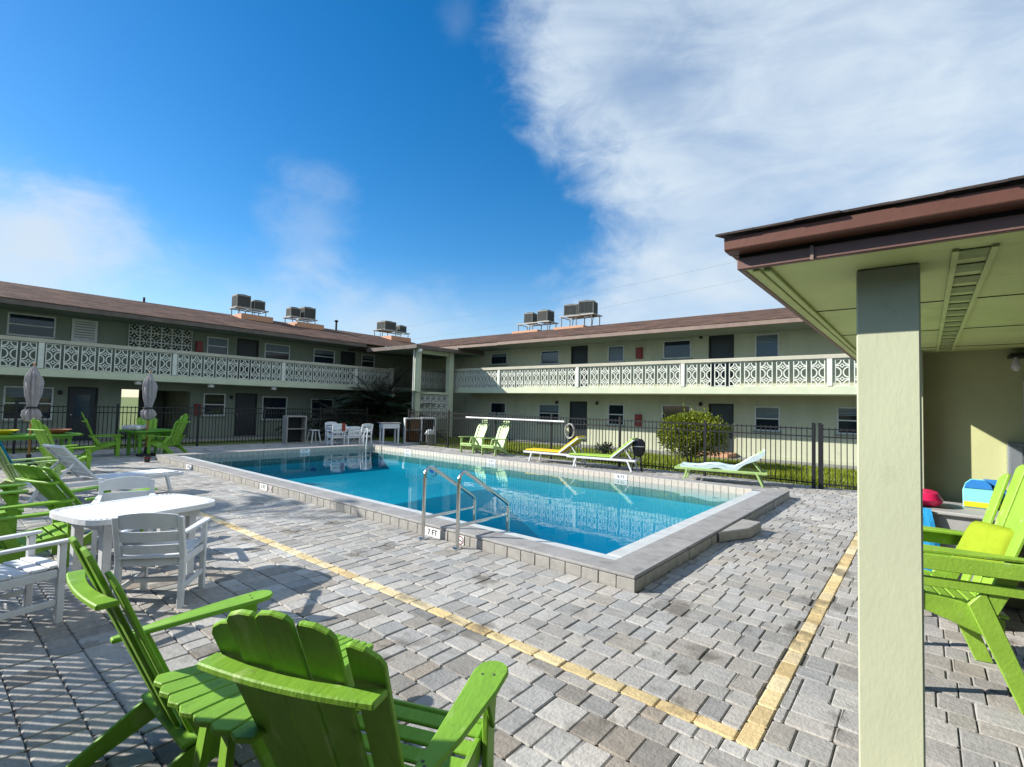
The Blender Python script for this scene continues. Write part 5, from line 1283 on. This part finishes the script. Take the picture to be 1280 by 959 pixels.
def board(label, c, rotx, w, h, mats):
    t = thing('boogie_board', label, 'boogie board', c); m = MB()
    pl = [(-w/2, 0), (w/2, 0), (w/2, h*.6), (w*.40, h*.85), (w*.22, h), (-w*.22, h), (-w*.40, h*.85), (-w/2, h*.6)]
    def mk(nm, pl_, mt, a, b):
        m = MB(); m.prism(pl_, b-a, lambda u, v, w_: (a+w_+v*.25, -u, v)); link(nm, m.mesh(nm, M[mt], bevel=.006), t, local=True)
    mk('foam_core', pl, mats[0], 0, .045); mk('foam_tip', [(-w*.46, h*.68), (w*.46, h*.68), (w*.40, h*.85), (w*.22, h*.99), (-w*.22, h*.99), (-w*.40, h*.85)], mats[1], -.008, -.001); mk('foam_band', [(-w*.48, .01), (w*.48, .01), (w*.48, h*.22), (-w*.48, h*.22)], mats[2], -.008, -.001)
    return t
board('aqua boogie board with blue tip and yellow band standing on the tote', (6.12, -.36, .936), 0, .21, .25, ('boardaqua', 'boardblue', 'boardyellow'))
board('dark blue boogie board behind the aqua one', (6.2, -.45, .936), 0, .21, .25, ('boardblue', 'boardblue', 'boardyellow'))
t = thing('paddle', 'white paddle leaning against the left end of the grey tote', 'paddle', (5.6, .2, 0)); m = MB(); m.tube([(5.55, .28, 0), (5.72, .19, 1.02)], .014, 8); link('shaft', m.mesh('shaft', M['white'], smooth=True), t); m = MB(); m.lathe([(.01, -.02), (.045, 0), (.05, .05), (.02, .10)], (5.725, .187, 1.02), 10); link('knob', m.mesh('knob', M['white'], smooth=True), t)

for i, (a, b) in enumerate((((45, 32.8, 13.6), (45, 8, 15.4)), ((45, 32.8, 11.6), (45, 8, 13.9)))):
    t = thing('power_line', ['thin dark overhead wire crossing the sky above the right roof, upper of two', 'thin dark overhead wire crossing the sky above the right roof, lower of two'][i], 'wire', a)
    A = Vector(a)+Vector((0, 30, -2)); B_ = Vector(b)+Vector((0, -30, 1.5)); m = MB(); m.tube([A.lerp(B_, q/12)-Vector((0, 0, 1.1*(1-(2*q/12-1)**2)-.9)) for q in range(13)], .008, 5); link('cable', m.mesh('cable', M['acgrey']), t)
# ------------------------------------------------------------------ plants
def leaf_quad(m, p, d, n, L_, w):
    d = d.normalized(); s = d.cross(n);
    if s.length < 1e-3: return
    s.normalize(); m.add([p, p+d*L_*.5+s*w/2, p+d*L_, p+d*L_*.5-s*w/2], [(0, 1, 2, 3)])
def shrub(label, c, rx, ry, rz_, n, seed, leaf='leaf', zc=None, group=None, name='shrub'):
    rnd = random.Random(seed); t = thing(name, label, 'shrub', (c[0], c[1], 0), 0, group); m = MB(); zc = zc or rz_+.3
    lumps = [(Vector((rnd.gauss(0, .5), rnd.gauss(0, .5), rnd.gauss(0, .45))), rnd.uniform(.30, .42)) for _ in range(44)]
    for _ in range(n):
        l, r0 = rnd.choice(lumps); l2 = l if l.length < .64 else l*.64/l.length
        v = Vector((rnd.gauss(0, 1), rnd.gauss(0, 1), rnd.gauss(0, 1))).normalized(); q = l2+v*r0*rnd.uniform(.72, 1.0)
        p = Vector((c[0]+q.x*rx, c[1]+q.y*ry, zc+q.z*rz_))
        if p.z < .12: continue
        d = (v+Vector((rnd.uniform(-.8, .8), rnd.uniform(-.8, .8), rnd.uniform(-.3, .8)))).normalized(); nn = Vector((rnd.uniform(-1, 1), rnd.uniform(-1, 1), rnd.uniform(-1, 1)))
        leaf_quad(m, p, d, nn, rnd.uniform(.06, .11), rnd.uniform(.035, .06))
    for _ in range(n//600):
        v = Vector((rnd.gauss(0, 1), rnd.gauss(0, 1), rnd.gauss(.5, .7))).normalized(); p = Vector((c[0]+v.x*rx*.86, c[1]+v.y*ry*.86, zc+v.z*rz_*.86)); d = (v+Vector((0, 0, .8))).normalized()
        for q in range(7): leaf_quad(m, p+d*.05*q, (d*.5+Vector((rnd.uniform(-1, 1), rnd.uniform(-1, 1), rnd.uniform(-.2, 1)))), Vector((rnd.uniform(-1, 1), rnd.uniform(-1, 1), 1)), .09, .045)
    link('crown', m.mesh('crown', M[leaf], recalc=False), t)
    m = MB()
    for k in range(6):
        a = rnd.uniform(0, 6.28); m.tube([(c[0]+.06*math.cos(a), c[1]+.06*math.sin(a), -.02), (c[0]+.25*math.cos(a)*rx, c[1]+.25*math.sin(a)*ry, zc*.6), (c[0]+.5*math.cos(a)*rx, c[1]+.5*math.sin(a)*ry, zc)], .03, 6, [.035, .025, .012])
    link('trunk', m.mesh('trunk', M['trunk']), t)
    return t
shrub('large rounded green shrub behind the fence with yellow green top', (16.0, 5.75), 1.08, 1.2, .74, 17000, 2, zc=.98)
def palm(label, c, stems, n_f, L_, z0, seed, leaf='leafdark', name='areca_palm', spread=.8, droop=1.0, group=None, trunk=0.):
    rnd = random.Random(seed); t = thing(name, label, 'palm', (c[0], c[1], 0), 0, group); m = MB(); tr = MB()
    for k in range(stems):
        bx, by = c[0]+rnd.uniform(-.4, .4)*spread, c[1]+rnd.uniform(-.4, .4)*spread
        if trunk: tr.tube([(bx, by, -.02), (bx+.1, by, trunk*.5), (bx+.05, by, trunk+.1)], .1, 10, [.16, .12, .10])
        for q in range(n_f):
            a = rnd.uniform(0, 6.28); up = rnd.uniform(.5, 1.3) if not trunk else rnd.uniform(-.1, 1.1); ln = L_*rnd.uniform(.7, 1.1)
            p = Vector((bx, by, trunk+z0*rnd.uniform(.4, 1))); d = Vector((math.cos(a)*math.cos(up), math.sin(a)*math.cos(up), math.sin(up))); st = 14; pts = [p.copy()]
            for i in range(st):
                p = p+d*ln/st; d = (d+Vector((0, 0, -.11*droop))).normalized(); pts.append(p.copy())
                if i > 1:
                    s = d.cross(Vector((0, 0, 1))).normalized(); w = .42*math.sin(math.pi*(i+1)/(st+3))*L_/1.8
                    for sg in (1, -1):
                        for e in (0, .5):
                            pp = p-d*ln/st*e; leaf_quad(m, pp, (s*sg*.9+d*.6+Vector((0, 0, -.25))), Vector((0, 0, 1)), w*rnd.uniform(.85, 1.1), .045*L_/1.8)
            tr.tube(pts, .012, 5, [.016-.012*i/st for i in range(st+1)])
    link('crown', m.mesh('crown', M[leaf], recalc=False), t); link('trunk', tr.mesh('trunk', M['trunk']), t); return t
palm('dark bushy palm in front of the left wing beside the portico', (15.2, 21.4), 10, 15, 2.6, 1.5, 5, spread=2.6, droop=.75)
palm('dark bushy palm behind the far white chairs', (13.0, 22.0), 6, 11, 2.0, .6, 15, spread=2.2)
palm('low dark palm under the portico by the trash can', (15.4, 17.6), 4, 8, 1.0, .2, 8, spread=1.8)
palm('tall palm beyond the left edge that shades the near coping', (-1.6, 14.6), 1, 22, 2.3, .2, 31, name='palm_tree', spread=.1, trunk=4.2, droop=1.2)
for i, (x, y, lab) in enumerate(((16.6, 9.2, 'low leafy plant on the lawn by the sunlit wall'), (16.4, 18.6, 'low dark plant on the lawn near the portico post'))):
    shrub(lab, (x, y), .35, .4, .25, 500, 40+i, leaf='leafdark', zc=.22, name='low_plant')
